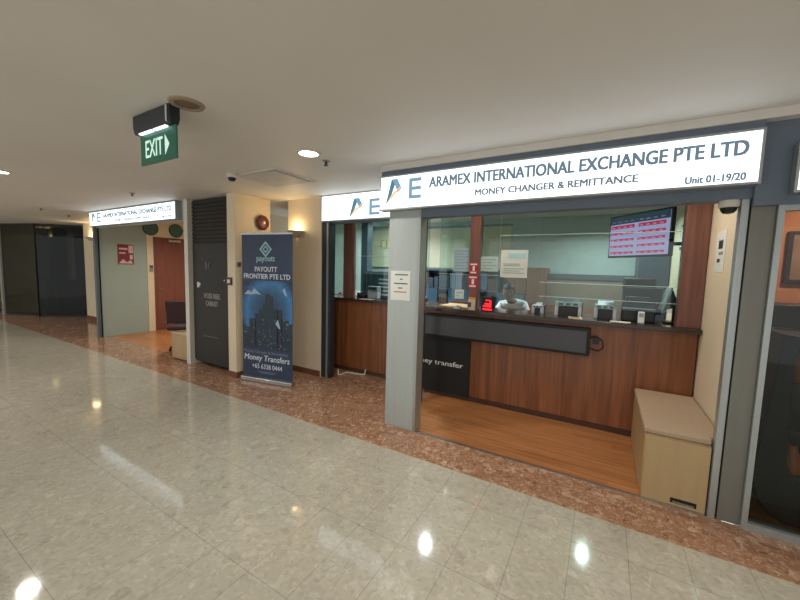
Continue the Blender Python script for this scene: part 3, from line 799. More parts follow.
def counter_machine(cx, cy, w, h, d, label, dark=True):
    t = thing('note_counter', label, 'money counting machine', (cx, cy, zt))
    x0, x1, y0, y1 = cx - w / 2, cx + w / 2, cy - d / 2, cy + d / 2
    MB().box(x0, x0 + 0.035, y0, y1, zt, zt + h * 0.78).box(x1 - 0.035, x1, y0, y1, zt, zt + h * 0.78).box(x0, x1, y0 + d * 0.35, y1, zt, zt + h * 0.82).box(x0, x1, y0 - 0.002, y1, zt + h * 0.58, zt + h * 0.82).build('body', M_lgrey, t, bevel=0.008)
    MB().box(x0 + 0.036, x1 - 0.036, y0 + 0.01, y0 + d * 0.35, zt, zt + h * 0.56).build('note_slot', M_black, t)
    MB().prismx([(y0 + 0.02, zt + h * 0.82), (y1 - 0.02, zt + h * 0.82), (y1, zt + h), (y1 - 0.03, zt + h)], x0 + 0.03, x1 - 0.03).build('hopper', M_dkmet if dark else M_lgrey, t)
    dp = MB()
    for k in range(3):
        a = x0 + w * (0.14 + 0.27 * k)
        dp.box(a, a + w * 0.17, y0 - 0.004, y0 - 0.001, zt + h * 0.63, zt + h * 0.75)
    dp.build('display', M_dkmet, t)
    return t
counter_machine(-0.325, 1.78, 0.27, 0.20, 0.24, 'grey note counting machine with dark hopper behind the yellow card')
counter_machine(0.035, 1.78, 0.21, 0.19, 0.22, 'white note counting machine with three dark windows behind white papers', False)
counter_machine(-0.655, 1.80, 0.13, 0.12, 0.18, 'small white note counter right beside the clerk', False)
t = thing('card_stack', 'small stack of yellowish cards lying on the counter edge', 'cards', (-0.24, 1.54, zt))
MB().box(-0.305, -0.175, 1.49, 1.60, zt, zt + 0.012, rot=(0, 0, 0.1)).build('cards', mat('cream_yellow_card', (206, 186, 142), 0.6), t)
MB().box(-0.285, -0.20, 1.51, 1.575, zt + 0.012, zt + 0.013, rot=(0, 0, 0.1)).build('print', M_ink, t)
t = thing('paper_sheets', 'white loose papers lying on the dark worktop before the white machine', 'papers', (0.16, 1.52, zt))
MB().box(0.085, 0.235, 1.485, 1.60, zt, zt + 0.004, rot=(0, 0, -0.12)).box(0.10, 0.26, 1.475, 1.57, zt + 0.004, zt + 0.007, rot=(0, 0, 0.08)).build('sheets', M_paper, t)
t = thing('receipt_printer', 'low black printer with silver line on the counter under the rates screen', 'printer', (0.33, 1.80, zt))
MB().box(0.185, 0.475, 1.69, 1.92, zt, zt + 0.20).build('body', M_black, t, bevel=0.01)
MB().box(0.19, 0.47, 1.686, 1.69, zt + 0.135, zt + 0.145).build('silver_line', M_silver, t)
MB().box(0.215, 0.445, 1.71, 1.88, zt + 0.20, zt + 0.255).build('paper_cover', M_dkmet, t, bevel=0.008)
t = thing('card_reader', 'small white card reader standing beside the black printer', 'card reader', (0.35, 1.60, zt))
MB().box(0.32, 0.375, 1.55, 1.585, zt, zt + 0.12, rot=(-0.15, 0, 0)).build('body', M_lgrey, t, bevel=0.006)
MB().box(0.328, 0.367, 1.5475, 1.553, zt + 0.07, zt + 0.105, rot=(-0.15, 0, 0)).build('display', M_mgrey, t)
t = thing('touch_monitor', 'black tilted monitor with silver edge seen from the side near wood post', 'monitor', (0.62, 1.85, zt))
MB().box(0.56, 0.70, 1.76, 1.94, zt, zt + 0.018).build('base', M_black, t, bevel=0.006)
MB().box(0.63, 0.66, 1.83, 1.87, zt, zt + 0.22).build('stand', M_black, t)
sc_ = MB().prism([(0.535, zt + 0.13), (0.605, zt + 0.36), (0.66, zt + 0.22), (0.63, zt + 0.16)], 1.78, 2.06).build('casing', M_black, t)
MB().prism([(0.525, zt + 0.135), (0.595, zt + 0.365), (0.612, zt + 0.36), (0.542, zt + 0.13)], 1.775, 2.06).build('silver_edge', M_lgrey, t)
t = thing('desk_monitor', 'dark monitor seen from behind standing under the rates screen', 'monitor', (0.36, 2.02, zt))
MB().box(0.22, 0.56, 2.02, 2.045, zt + 0.06, zt + 0.34).build('casing', mat('blue_black_plastic', (30, 38, 44), 0.4), t, bevel=0.006)
MB().box(0.22, 0.56, 2.018, 2.046, zt + 0.34, zt + 0.352).build('top_edge', M_mgrey, t)
MB().cyl((0.39, 2.02, zt), (0.39, 2.02, zt + 0.1), 0.02, 12).box(0.30, 0.48, 1.955, 2.05, zt, zt + 0.012).build('stand', M_black, t)

# rates screen
a = math.atan2(-0.59, 0.53)
t = thing('rates_screen', 'wall-mounted screen with red and white exchange rate rows', 'television', (0.285, 2.045, 1.868), a)
w = 0.395
MB().box(-w, w, 0.0, 0.045, 0, 0.49).build('casing', M_black, t, local=True, bevel=0.006)
M_scr = emission('screen_lilac', (196, 184, 232), 0.72, var=0.04)
s = MB().box(-w + 0.018, w - 0.018, -0.003, 0.0, 0.022, 0.472).build('screen', M_scr, t, local=True)
MB().box(-w + 0.018, w - 0.018, -0.0045, -0.003, 0.385, 0.472).build('header_bar', mat('screen_header_blue', (60, 78, 104), 0.3, emit=0.25), s, local=True)
rows = MB(); marks = MB(); hm = MB()
M_rr = emission('screen_red', (206, 52, 92), 0.75, var=0.12, scale=40)
for c in range(2):
    x0 = -w + 0.03 + c * (w - 0.02)
    for k in range(5):
        z = 0.345 - k * 0.074
        rows.box(x0, x0 + w - 0.07, -0.0045, -0.003, z - (0.006 if k else 0.012), z + (0.018 if k else 0.026))
        for q in range(4):
            marks.box(x0 + 0.015 + q * 0.08, x0 + 0.055 + q * 0.08, -0.0055, -0.0045, z - 0.002, z + 0.008)
    for q in range(4):
        hm.box(x0 + 0.01 + q * 0.085, x0 + 0.055 + q * 0.085, -0.0055, -0.0045, 0.405, 0.418)
rows.build('rate_rows', M_rr, s, local=True)
marks.build('rate_marks', emission('screen_pale', (226, 170, 200), 0.7), s, local=True)
hm.build('header_marks', emission('screen_header_text', (120, 138, 160), 0.6), s, local=True)
MB().box(0.0, 0.10, 0.045, 0.12, 0.15, 0.35).build('mount', M_dkmet, t, local=True)
t2 = thing('screen_bracket', 'dark bracket arm from the cream wall to the rates screen', 'bracket', (0.80, 2.2, 1.97))
MB().box(0.79, 0.81, 2.14, 2.28, 1.90, 2.12).cyl((0.79, 2.21, 2.02), (0.385, 2.075, 2.02), 0.02, 10).build('arm', M_dkmet, t2)
t = thing('framed_certificate', 'small framed certificate on the cream wall behind the rates screen', 'picture', (0.81, 2.75, 2.0))
MB().box(0.795, 0.81, 2.52, 2.97, 2.0, 2.31).build('frame', mat('grey_frame', (104, 112, 128), 0.4), t, bevel=0.003)
MB().box(0.793, 0.796, 2.56, 2.93, 2.035, 2.275).build('sheet', M_paper, t)
t = thing('wall_sticker', 'white sticker with dark picture on the cream wall by the storefront jamb', 'sticker', (0.81, 1.15, 1.71))
s = MB().box(0.8075, 0.81, 1.03, 1.30, 1.71, 2.045).build('sheet', M_paper, t)
MB().box(0.8065, 0.8075, 1.10, 1.22, 1.90, 1.97).box(0.8065, 0.8075, 1.15, 1.23, 1.79, 1.82).build('dark_picture', M_dkmet, s)
MB().box(0.8065, 0.8075, 1.08, 1.2, 1.85, 1.875).build('grey_print', M_mgrey, s)

# bench
t = thing('storage_bench', 'beige storage bench with padded top beside the wood counter', 'bench', (0.55, 0.95, 0))
MB().prismz([(0.345, 0.468), (0.726, 0.468), (0.726, 0.508), (0.795, 0.508), (0.795, 1.50), (0.345, 1.50)], 0.012, 0.492).build('carcass', M_cream2, t, bevel=0.003)
MB().prismz([(0.338, 0.462), (0.727, 0.462), (0.727, 0.508), (0.802, 0.508), (0.802, 1.51), (0.338, 1.51)], 0.494, 0.542).build('cushion', M_cushion, t, bevel=0.016, seg=3)
dr = MB().box(0.352, 0.724, 0.450, 0.467, 0.006, 0.485).build('door', M_cream2, t, bevel=0.002)
MB().box(0.525, 0.675, 0.4485, 0.4505, 0.022, 0.06).build('handle_slot', M_black, dr)
MB().box(0.540, 0.660, 0.446, 0.4495, 0.022, 0.038).build('handle', M_silver, dr)

# ------------------------------------------------------------------ the clerk
def skinned(points, edges, radii, sub=2):
    me = bpy.data.meshes.new('s'); me.from_pydata(points, edges, [])
    o = bpy.data.objects.new('s', me); COL.objects.link(o)
    o.modifiers.new('skin', 'SKIN')
    ly = me.skin_vertices[0].data
    for i, r in enumerate(radii):
        ly[i].radius = (r, r) if not isinstance(r, tuple) else r
        ly[i].use_root = (i == 0)
    md = o.modifiers.new('sub', 'SUBSURF'); md.levels = sub; md.render_levels = sub
    dg = bpy.context.evaluated_depsgraph_get()
    out = bpy.data.meshes.new_from_object(o.evaluated_get(dg))
    vs = [v.co.copy() for v in out.vertices]; fs = [tuple(p.vertices) for p in out.polygons]
    bpy.data.objects.remove(o); bpy.data.meshes.remove(out)
    return vs, fs
CX = -1.065
t = thing('person', 'person in a white shirt leaning forward behind the counter glass', 'person', (CX, 2.55, 0))
body = MB()
V = lambda x, y, z: (CX + x, y, z)
J = [V(0, 2.62, 0.78), V(0, 2.56, 0.94), V(0, 2.44, 1.09), V(0, 2.31, 1.20), V(-0.01, 2.24, 1.265), V(-0.015, 2.17, 1.325)]
E = [(0, 1), (1, 2), (2, 3), (3, 4), (4, 5)]
Rr = [(0.14, 0.10), (0.13, 0.095), (0.14, 0.095), (0.12, 0.075), 0.055, 0.055]
for s in (-1, 1):
    n = len(J)
    J += [V(s * 0.145, 2.30, 1.205), V(s * 0.20, 2.24, 1.08), V(s * 0.19, 2.18, 0.985), V(s * 0.12, 2.10, 0.975), V(s * 0.075, 2.085, 0.972)]
    E += [(3, n), (n, n + 1), (n + 1, n + 2), (n + 2, n + 3), (n + 3, n + 4)]
    Rr += [0.058, 0.050, 0.045, 0.034, 0.030]
    n = len(J)
    J += [V(s * 0.10, 2.56, 0.76), V(s * 0.14, 2.26, 0.66), V(s * 0.13, 2.32, 0.38), V(s * 0.13, 2.36, 0.09), V(s * 0.14, 2.24, 0.05)]
    E += [(0, n), (n, n + 1), (n + 1, n + 2), (n + 2, n + 3), (n + 3, n + 4)]
    Rr += [0.095, 0.075, 0.06, 0.045, 0.036]
vs, fs = skinned(J, E, Rr)
body.add(vs, fs)
for s in (-1, 1):   # hands: palm and five curled fingers resting on the desk behind the counter
    px, py, pz = CX + s * 0.055, 2.075, 0.975
    vs, fs = skinned([(CX + s * 0.09, 2.09, 0.975), (px, py, pz), (px - s * 0.045, py - 0.012, pz - 0.004)], [(0, 1), (1, 2)], [0.028, (0.036, 0.016), (0.036, 0.014)])
    body.add(vs, fs)
    for k, (off, L_) in enumerate(((-0.032, 0.070), (-0.011, 0.080), (0.010, 0.075), (0.030, 0.058))):
        bx, by = px - s * 0.045, py - 0.012 + off
        vs, fs = skinned([(bx, by, pz), (bx - s * L_ * 0.5, by, pz + 0.008), (bx - s * L_ * 0.85, by, pz - 0.004), (bx - s * L_, by, pz - 0.016)], [(0, 1), (1, 2), (2, 3)], [0.0095, 0.009, 0.008, 0.007], 1)
        body.add(vs, fs)
    vs, fs = skinned([(px, py - 0.02, pz), (px - s * 0.02, py - 0.05, pz + 0.002), (px - s * 0.045, py - 0.062, pz - 0.004)], [(0, 1), (1, 2)], [0.012, 0.010, 0.008], 1)
    body.add(vs, fs)
# head: local frame x right, y back, z up, then tilted forward and placed on the neck
HT = Matrix.Translation(Vector((CX - 0.02, 2.10, 1.395))) @ Euler((math.radians(15), 0, math.radians(-6))).to_matrix().to_4x4()
def headpt(v):
    return HT @ Vector(v)
hv = []; hf = []
n, m = 40, 32
for j in range(m + 1):
    tt = PI * j / m
    for i in range(n):
        p = 2 * PI * i / n
        x = math.sin(tt) * math.cos(p); y = math.sin(tt) * math.sin(p); z = math.cos(tt)
        sx, sy, sz = 0.078, 0.098, 0.118
        if z < 0:
            sx *= 1 - 0.30 * (-z) ** 1.3; sy *= 1 - 0.16 * (-z)
        q = Vector((x * sx, y * sy, z * sz))
        if y < 0:   # face side
            f = max(0, -y)
            q.y -= 0.026 * f ** 4 * math.exp(-(x / 0.16) ** 2) * math.exp(-((z + 0.16) / 0.17) ** 2)      # nose
            q.y -= 0.008 * f * math.exp(-((z - 0.17) / 0.10) ** 2) * math.exp(-(x / 0.5) ** 2)            # brow
            for s in (-1, 1):
                q.y += 0.012 * f * math.exp(-((x - s * 0.38) / 0.20) ** 2) * math.exp(-((z - 0.02) / 0.10) ** 2)   # eye sockets
            q.y -= 0.007 * f * math.exp(-(x / 0.30) ** 2) * math.exp(-((z + 0.50) / 0.07) ** 2)           # lips
            q.y -= 0.010 * f * math.exp(-(x / 0.35) ** 2) * math.exp(-((z + 0.85) / 0.14) ** 2)           # chin
        hv.append(headpt(q))
for j in range(m):
    for i in range(n):
        k2 = (i + 1) % n
        hf.append((j * n + i, (j + 1) * n + i, (j + 1) * n + k2, j * n + k2))
body.add(hv, hf)
for s in (-1, 1):
    e = MB().ball((0, 0, 0), 1, 14, 10); 
    body.add([headpt((s * 0.080 + v[0] * 0.010, 0.010 + v[1] * 0.018, -0.005 + v[2] * 0.030)) for v in e.v], e.f)
M_skin = mat('brown_skin', (142, 98, 76), 0.5, var=0.06, scale=20)
bo = body.build('body', M_skin, t)
md = bo.modifiers.new('remesh', 'REMESH'); md.mode = 'VOXEL'; md.voxel_size = 0.006; md.use_smooth_shade = True
# hair cap
hv2 = []; hf2 = []
for j in range(15):
    tt = PI * 0.56 * j / 14
    for i in range(n):
        p = 2 * PI * i / n
        x = math.sin(tt) * math.cos(p); y = math.sin(tt) * math.sin(p); z = math.cos(tt)
        lim = 0.52 if y < -0.2 else (-0.25 if y > 0 else 0.0)
        k_ = 1.085 if z > lim else 0.93
        hv2.append(headpt((x * 0.078 * k_, y * 0.098 * k_ + 0.004, z * 0.118 * k_)))
for j in range(14):
    for i in range(n):
        k2 = (i + 1) % n
        hf2.append((j * n + i, (j + 1) * n + i, (j + 1) * n + k2, j * n + k2))
MB().add(hv2, hf2).build('hair', mat('black_hair', (22, 20, 20), 0.6, var=0.2, scale=60), t)
ey_ = MB(); ir = MB()
for s in (-1, 1):
    b1 = MB().ball((0, 0, 0), 1, 12, 8)
    ey_.add([headpt((s * 0.031 + v[0] * 0.013, -0.078 + v[1] * 0.010, 0.002 + v[2] * 0.008)) for v in b1.v], b1.f)
    ir.add([headpt((s * 0.031 + v[0] * 0.006, -0.086 + v[1] * 0.004, 0.000 + v[2] * 0.006)) for v in b1.v], b1.f)
ey_.build('eyes', M_paper, t); ir.build('irises', M_black, t)
# shirt and trousers
SJ = [V(0, 2.62, 0.78), V(0, 2.56, 0.94), V(0, 2.44, 1.09), V(0, 2.31, 1.20), V(-0.008, 2.245, 1.268)]
SE = [(0, 1), (1, 2), (2, 3), (3, 4)]
SR = [(0.158, 0.118), (0.148, 0.113), (0.158, 0.113), (0.14, 0.095), (0.074, 0.074)]
for s in (-1, 1):
    n0 = len(SJ)
    SJ += [V(s * 0.145, 2.30, 1.205), V(s * 0.20, 2.24, 1.08), V(s * 0.192, 2.19, 1.0)]
    SE += [(3, n0), (n0, n0 + 1), (n0 + 1, n0 + 2)]
    SR += [0.076, 0.066, 0.060]
vs, fs = skinned(SJ, SE, SR)
MB().add(vs, fs).build('shirt', mat('white_shirt_cotton', (222, 228, 230), 0.75, var=0.05, scale=14, bump=0.3), t)
TJ = [V(0, 2.62, 0.78)]; TE = []; TR = [(0.17, 0.13)]
for s in (-1, 1):
    n0 = len(TJ)
    TJ += [V(s * 0.10, 2.56, 0.76), V(s * 0.14, 2.26, 0.66), V(s * 0.13, 2.32, 0.38), V(s * 0.13, 2.36, 0.12)]
    TE += [(0, n0), (n0, n0 + 1), (n0 + 1, n0 + 2), (n0 + 2, n0 + 3)]
    TR += [0.105, 0.085, 0.07, 0.058]
vs, fs = skinned(TJ, TE, TR)
MB().add(vs, fs).build('trousers', mat('dark_trousers', (40, 42, 48), 0.8), t)
t = thing('staff_stool', 'dark stool carrying the person behind the counter', 'stool', (CX, 2.62, 0))
MB().lathe([(0.0, 0.60), (0.19, 0.60), (0.20, 0.63), (0.18, 0.665), (0.0, 0.665)], (CX, 2.64, 0)).build('seat', M_black, t)
MB().cyl((CX, 2.64, 0.03), (CX, 2.64, 0.6), 0.03, 14).build('column', M_dkmet, t)
MB().lathe([(0.0, 0.03), (0.2, 0.015), (0.21, 0.0), (0.0, 0.0)], (CX, 2.64, 0)).build('base', M_dkmet, t)
t = thing('staff_desk', 'low desk shelf along the staff side of the wood counter', 'desk', (-0.7, 2.13, 0))
MB().box(-2.0, 0.6, 2.055, 2.22, 0.92, 0.945).build('top', M_cream2, t)
MB().box(-2.0, -1.97, 2.055, 2.2, 0, 0.92).box(0.57, 0.6, 2.055, 2.2, 0, 0.92).build('leg', M_cream2, t)

# ------------------------------------------------------------------ office behind the glass
t = thing('vertical_blind', 'cream vertical blind on the office wall behind the wood post', 'blind', (-2.6, 4.27, 1.72))
bl = MB()
for k in range(26):
    x = -3.62 + k * 0.078
    bl.box(x, x + 0.074, 4.268, 4.276, 1.72, 2.55, rot=(0, 0, 0.15))
bl.build('slats', M_blind, t)
MB().box(-3.64, -1.58, 4.25, 4.30, 2.55, 2.59).build('headrail', M_mgrey, t)
t = thing('shelf_unit', 'blue grey shelf unit full of files below the cream blind', 'shelving', (-2.6, 4.1, 0))
MB().box(-3.60, -1.70, 3.88, 4.25, 0, 0.9).box(-3.60, -3.57, 3.88, 4.25, 0.9, 1.69).box(-1.73, -1.70, 3.88, 4.25, 0.9, 1.69).box(-3.60, -1.70, 4.22, 4.25, 0.9, 1.69).build('carcass', M_navy, t)
for z in (1.28, 1.66):
    MB().box(-3.57, -1.73, 3.88, 4.22, z, z + 0.025).build('shelf', M_navy, t)
rn = random.Random(11)
cols = [(52, 62, 78), (38, 43, 48), (92, 104, 118), (74, 56, 52), (128, 136, 140), (42, 60, 68), (110, 114, 140)]
ORD = 'first second third fourth fifth sixth seventh eighth ninth tenth eleventh twelfth thirteenth fourteenth fifteenth sixteenth seventeenth eighteenth'.split()
NM = {'38': 'charcoal', '52': 'slate', '92': 'blue grey', '74': 'brown', '128': 'pale grey', '42': 'teal', '110': 'lilac'}
for z, lev in ((0.90, 'lower'), (1.305, 'upper')):
    x = -3.55; cnt = 0
    while x < -1.9:
        w = rn.uniform(0.09, 0.22); h = rn.uniform(0.20, 0.34); c = cols[rn.randrange(7)]
        nm = NM[str(c[0])]
        o = MB().box(x, x + w, 3.90, 4.16, z, z + h).build('file_box', mat('file_' + nm.replace(' ', '_'), c, 0.5), None, origin=(x + w / 2, 4.03, z), bevel=0.004)
        tag(o, '%s office file box, %s from the far end of the %s shelf' % (nm, ORD[cnt], lev), 'file box', 'file boxes on the blue grey shelf')
        cnt += 1
        x += w + rn.uniform(0.004, 0.03)
t = thing('back_desk', 'pale desk before the blue grey shelf of files', 'desk', (-2.6, 3.4, 0))
MB().box(-3.6, -1.75, 3.1, 3.7, 0.88, 0.915).build('top', M_cream2, t)
for x in (-3.6, -1.79):
    MB().box(x, x + 0.04, 3.1, 3.7, 0, 0.88).build('leg', M_cream2, t)
def pc_monitor(cx, cy, z, w, h, label, rz=0.0, back=False):
    t = thing('computer_monitor', label, 'monitor', (cx, cy, z), rz)
    MB().box(-w / 2, w / 2, -0.02, 0.02, 0.10, 0.10 + h).build('casing', M_black, t, local=True, bevel=0.005)
    if not back:
        MB().box(-w / 2 + 0.015, w / 2 - 0.015, -0.022, -0.0195, 0.118, 0.085 + h).build('screen', mat('dim_blue_screen', (60, 84, 104), 0.2, emit=0.15), t, local=True)
    MB().box(-0.025, 0.025, 0.02, 0.045, 0.01, 0.10 + h * 0.5).box(-0.11, 0.11, -0.08, 0.09, 0.0, 0.012).build('stand', M_black, t, local=True)
pc_monitor(-2.95, 3.4, 0.915, 0.50, 0.32, 'dark computer monitor on the pale desk, nearer the metal pillar', 0.2)
pc_monitor(-2.25, 3.4, 0.915, 0.50, 0.32, 'dark computer monitor on the pale desk, nearer the wood post', -0.1)
pc_monitor(-1.28, 3.05, 0.93, 0.46, 0.30, 'dark monitor with blue glow just behind the clerk', 0.1)
t = thing('filing_cabinet', 'brown wooden filing cabinet behind the clerk and the glass notice', 'cabinet', (-1.05, 3.1, 0))
MB().box(-1.55, -0.70, 2.9, 3.4, 0, 0.92).build('base', wood('brown_cabinet_wood', (112, 76, 60), (134, 94, 74), 'z'), t)
M_bcab = MATS['brown_cabinet_wood']
t = thing('wood_cupboard', 'tall brown wooden cupboard standing against the rear office wall', 'cupboard', (-1.1, 4.05, 0))
MB().box(-1.50, -0.86, 3.85, 4.25, 0, 1.755).build('carcass', M_bcab, t)
for x0 in (-1.495, -1.175):
    d = MB().box(x0, x0 + 0.31, 3.83, 3.85, 0.05, 1.74).build('door', M_bcab, t, bevel=0.003)
    hx = x0 + (0.27 if x0 < -1.3 else 0.04)
    MB().box(hx - 0.006, hx + 0.006, 3.81, 3.83, 1.0, 1.15).build('handle', M_silver, d)
t = thing('desk_partition', 'low brownish partition with dark grey top rail across the office', 'partition', (-0.2, 4.0, 0))
MB().box(-0.86, 0.42, 4.0, 4.04, 0, 1.57).build('panel', mat('taupe_panel', (128, 112, 98), 0.6), t)
MB().box(-0.86, 0.42, 3.985, 4.055, 1.57, 1.66).build('top_rail', mat('slate_rail', (78, 86, 92), 0.5), t)
t = thing('steel_locker', 'tall dark blue grey locker behind the rates screen', 'locker', (0.55, 4.0, 0))
MB().box(0.43, 0.80, 3.6, 4.28, 0, 2.15).build('carcass', mat('dark_blue_steel', (62, 74, 88), 0.45, 0.2), t)
d = MB().box(0.44, 0.79, 3.585, 3.6, 0.05, 2.13).build('door', MATS['dark_blue_steel'], t, bevel=0.003)
MB().box(0.47, 0.482, 3.57, 3.585, 1.0, 1.2).build('handle', M_silver, d)
t = thing('office_chair', 'high backed black office chair behind the dark printer', 'chair', (0.42, 2.75, 0))
def chair_parts(t, bz, bh, m, w=0.46):
    MB().box(-w / 2, w / 2, -0.24, 0.22, bz - 0.14, bz - 0.06).build('seat', m, t, local=True, bevel=0.03, seg=3)
    bk = []
    MB().box(-w / 2 + 0.02, w / 2 - 0.02, 0.20, 0.27, bz, bz + bh, rot=(-0.12, 0, 0)).build('backrest', m, t, local=True, bevel=0.03, seg=3)
    MB().cyl((0, 0, 0.08), (0, 0, bz - 0.13), 0.03, 12).build('column', M_dkmet, t, local=True)
    for s in (-1, 1):
        MB().tube([(s * w / 2, -0.1, bz - 0.10), (s * (w / 2 + 0.03), -0.1, bz + 0.08), (s * (w / 2 + 0.03), 0.16, bz + 0.08), (s * (w / 2 - 0.01), 0.2, bz - 0.02)], 0.016).build('armrest', M_black, t, local=True)
    for k in range(5):
        a = 2 * PI * k / 5 + 0.3
        lg = MB().tube([(0, 0, 0.10), (0.27 * math.cos(a), 0.27 * math.sin(a), 0.065)], 0.018).build('leg', M_black, t, local=True)
        MB().cyl((0.27 * math.cos(a) - 0.012, 0.27 * math.sin(a), 0.028), (0.27 * math.cos(a) + 0.012, 0.27 * math.sin(a), 0.028), 0.028, 12).build('caster', M_black, lg, local=True)
chair_parts(t, 0.62, 1.02, M_blackm, 0.42)

# second counter bay
t = thing('bay_counter', 'short reddish wood counter behind the bay beside the navy banner', 'counter', (-3.1, 1.9, 0))
MB().box(-4.2, -2.12, 1.72, 2.2, 0.07, 1.15).build('body', M_wctr, t)
MB().box(-4.2, -2.12, 1.745, 2.2, 0.0, 0.07).build('plinth', MATS['dark_plinth'], t)
MB().box(-4.2, -2.115, 1.66, 2.25, 1.15, 1.185).build('worktop', M_top, t, bevel=0.003)
t = thing('floor_cable', 'white cable lying along the granite floor under the short counter', 'cable', (-3.35, 1.6, 0))
MB().tube([(-3.44, 1.44, 0.10), (-3.44, 1.44, 0.012), (-3.42, 1.62, 0.012), (-3.20, 1.655, 0.012), (-3.12, 1.69, 0.012), (-3.12, 1.71, 0.09)], 0.009).build('cable', M_white, t)
t = thing('wood_post', 'narrow reddish wood post on the short counter beside the banner bay', 'post', (-3.52, 1.8, 1.185))
MB().box(-3.60, -3.44, 1.72, 1.84, 1.185, ZC).build('post', M_wpost, t, bevel=0.003)
struct('trim_office_column', MB().box(-3.87, -3.73, 2.55, 2.70, 0, ZC), mat('blue_grey_column', (92, 106, 120), 0.5))
screen('window_5', -3.438, -2.13, 1.80, (1.30, 1.85, ZC - 0.02))
screen('window_6', -4.2, -3.605, 1.80, (1.20, 1.85, ZC - 0.02))
t = thing('wall_board', 'cream panel with gold marks hanging behind the short counter', 'board', (-3.5, 2.9, 1.70))
b_ = MB().box(-3.90, -3.10, 2.9, 2.928, 1.70, 2.40).build('panel', M_blind, t)
MB().box(-3.68, -3.65, 2.895, 2.90, 2.06, 2.20).box(-3.65, -3.60, 2.895, 2.90, 2.18, 2.20).box(-3.56, -3.53, 2.895, 2.90, 2.04, 2.20).box(-3.60, -3.50, 2.895, 2.90, 2.04, 2.055).build('gold_marks', mat('gold_paint', (206, 178, 84), 0.35, 0.4), b_)
t = thing('divider_screen', 'tall office divider carrying the cream panel', 'partition', (-3.5, 2.95, 0))
MB().box(-3.90, -3.05, 2.93, 2.97, 0, 2.46).build('panel', M_office, t)
t = thing('note_sorter', 'large dark blue machine with slatted front on the short counter', 'money counting machine', (-3.0, 2.05, 1.185))
MB().box(-3.42, -2.72, 2.0, 2.235, 1.185, 1.58).build('body', M_navy, t, bevel=0.01)
ms = MB()
for q in range(5):
    ms.box(-3.10, -2.76, 1.996, 2.0, 1.24 + q * 0.06, 1.265 + q * 0.06)
ms.build('front_slats', M_lgrey, t)
MB().box(-3.39, -2.75, 2.02, 2.22, 1.58, 1.62).build('top_tray', M_mgrey, t)
t = thing('receipt_box', 'small grey box on white paper before the dark blue machine', 'device', (-3.12, 1.92, 1.185))
MB().box(-3.22, -3.03, 1.86, 1.96, 1.19, 1.385).build('body', M_mgrey, t, bevel=0.008)
MB().box(-3.20, -3.05, 1.857, 1.861, 1.33, 1.37).build('display', M_dkmet, t)
t = thing('white_sheet', 'white sheet of paper lying at the short counter edge', 'paper', (-3.12, 1.73, 1.185))
MB().box(-3.26, -3.03, 1.68, 1.79, 1.185, 1.188, rot=(0, 0, 0.05)).build('sheet', M_paper, t)
t = thing('desk_phone', 'black desk phone between the narrow post and grey box', 'telephone', (-3.34, 1.9, 1.185))
MB().box(-3.42, -3.27, 1.84, 1.96, 1.185, 1.24).build('base', M_black, t, bevel=0.008)
MB().box(-3.415, -3.375, 1.84, 1.96, 1.24, 1.27).build('handset', M_black, t, bevel=0.008)
t = thing('bowl', 'white bowl with red contents at the very end of the short counter', 'bowl', (-3.66, 1.72, 1.185))
c = (-3.66, 1.72, 1.185)
MB().lathe([(0.0, 0.0), (0.02, 0.0), (0.035, 0.05), (0.036, 0.05), (0.02, 0.008), (0.0, 0.008)], c).build('dish', M_lgrey, t)
MB().ball((c[0], c[1], c[2] + 0.055), 0.028, 12, 8).build('contents', M_red, t)
t = thing('papers_tray', 'white papers in a tray beside the dark blue machine', 'papers', (-2.5, 2.0, 1.185))
MB().box(-2.68, -2.30, 1.9, 2.15, 1.185, 1.235).build('tray', M_dkmet, t)
MB().box(-2.66, -2.32, 1.92, 2.14, 1.235, 1.26).build('sheets', M_paper, t)

# ------------------------------------------------------------------ left unit
t = thing('frosted_partition', 'grey-green panel partition carrying a maroon poster', 'partition', (-9.45, 1.0, 0))
MB().box(-9.46, -9.42, 0.62, 1.53, 0.0, 2.52).build('panel', M_frost, t)
MB().box(-9.50, -9.40, 0.55, 0.62, 0.0, 2.385).build('edge_post', mat('blue_grey_post', (92, 108, 116), 0.4, 0.3), t)
MB().box(-9.415, -9.40, 0.60, 0.625, 0.0, 2.385).build('seal', M_black, t)
t = thing('maroon_poster', 'maroon poster with white patches on the grey-green partition', 'poster', (-9.42, 1.1, 1.6))
s = MB().box(-9.419, -9.414, 0.95, 1.26, 1.60, 2.05).build('sheet', mat('maroon_print', (128, 42, 58), 0.5, var=0.15, scale=10), t)
MB().box(-9.413, -9.4125, 1.16, 1.25, 1.86, 2.03).box(-9.413, -9.4125, 1.18, 1.24, 1.72, 1.82).box(-9.413, -9.4125, 0.98, 1.14, 1.93, 1.97).box(-9.413, -9.4125, 0.98, 1.10, 1.84, 1.87) \
    .prismx([(0.97, 1.62), (1.05, 1.72), (1.12, 1.65), (1.2, 1.70), (1.24, 1.62)], -9.413, -9.4125).build('pale_patches', mat('pale_pink_print', (214, 186, 186), 0.5), s)
t = thing('access_reader', 'small white door access reader on the pier beside the maroon door', 'door reader', (-9.4, 1.6, 1.5))
MB().box(-9.40, -9.37, 1.57, 1.64, 1.44, 1.60).build('housing', M_mgrey, t, bevel=0.005)
MB().box(-9.37, -9.367, 1.585, 1.625, 1.53, 1.58).build('display', M_dkmet, t)
t = thing('maroon_door', 'closed maroon wooden door with silver closer in the cream wall', 'door', (-9.45, 2.05, 0))
d = MB().box(-9.46, -9.41, 1.68, 2.44, 0.01, 2.255).build('leaf', M_wdoor, t, bevel=0.003)
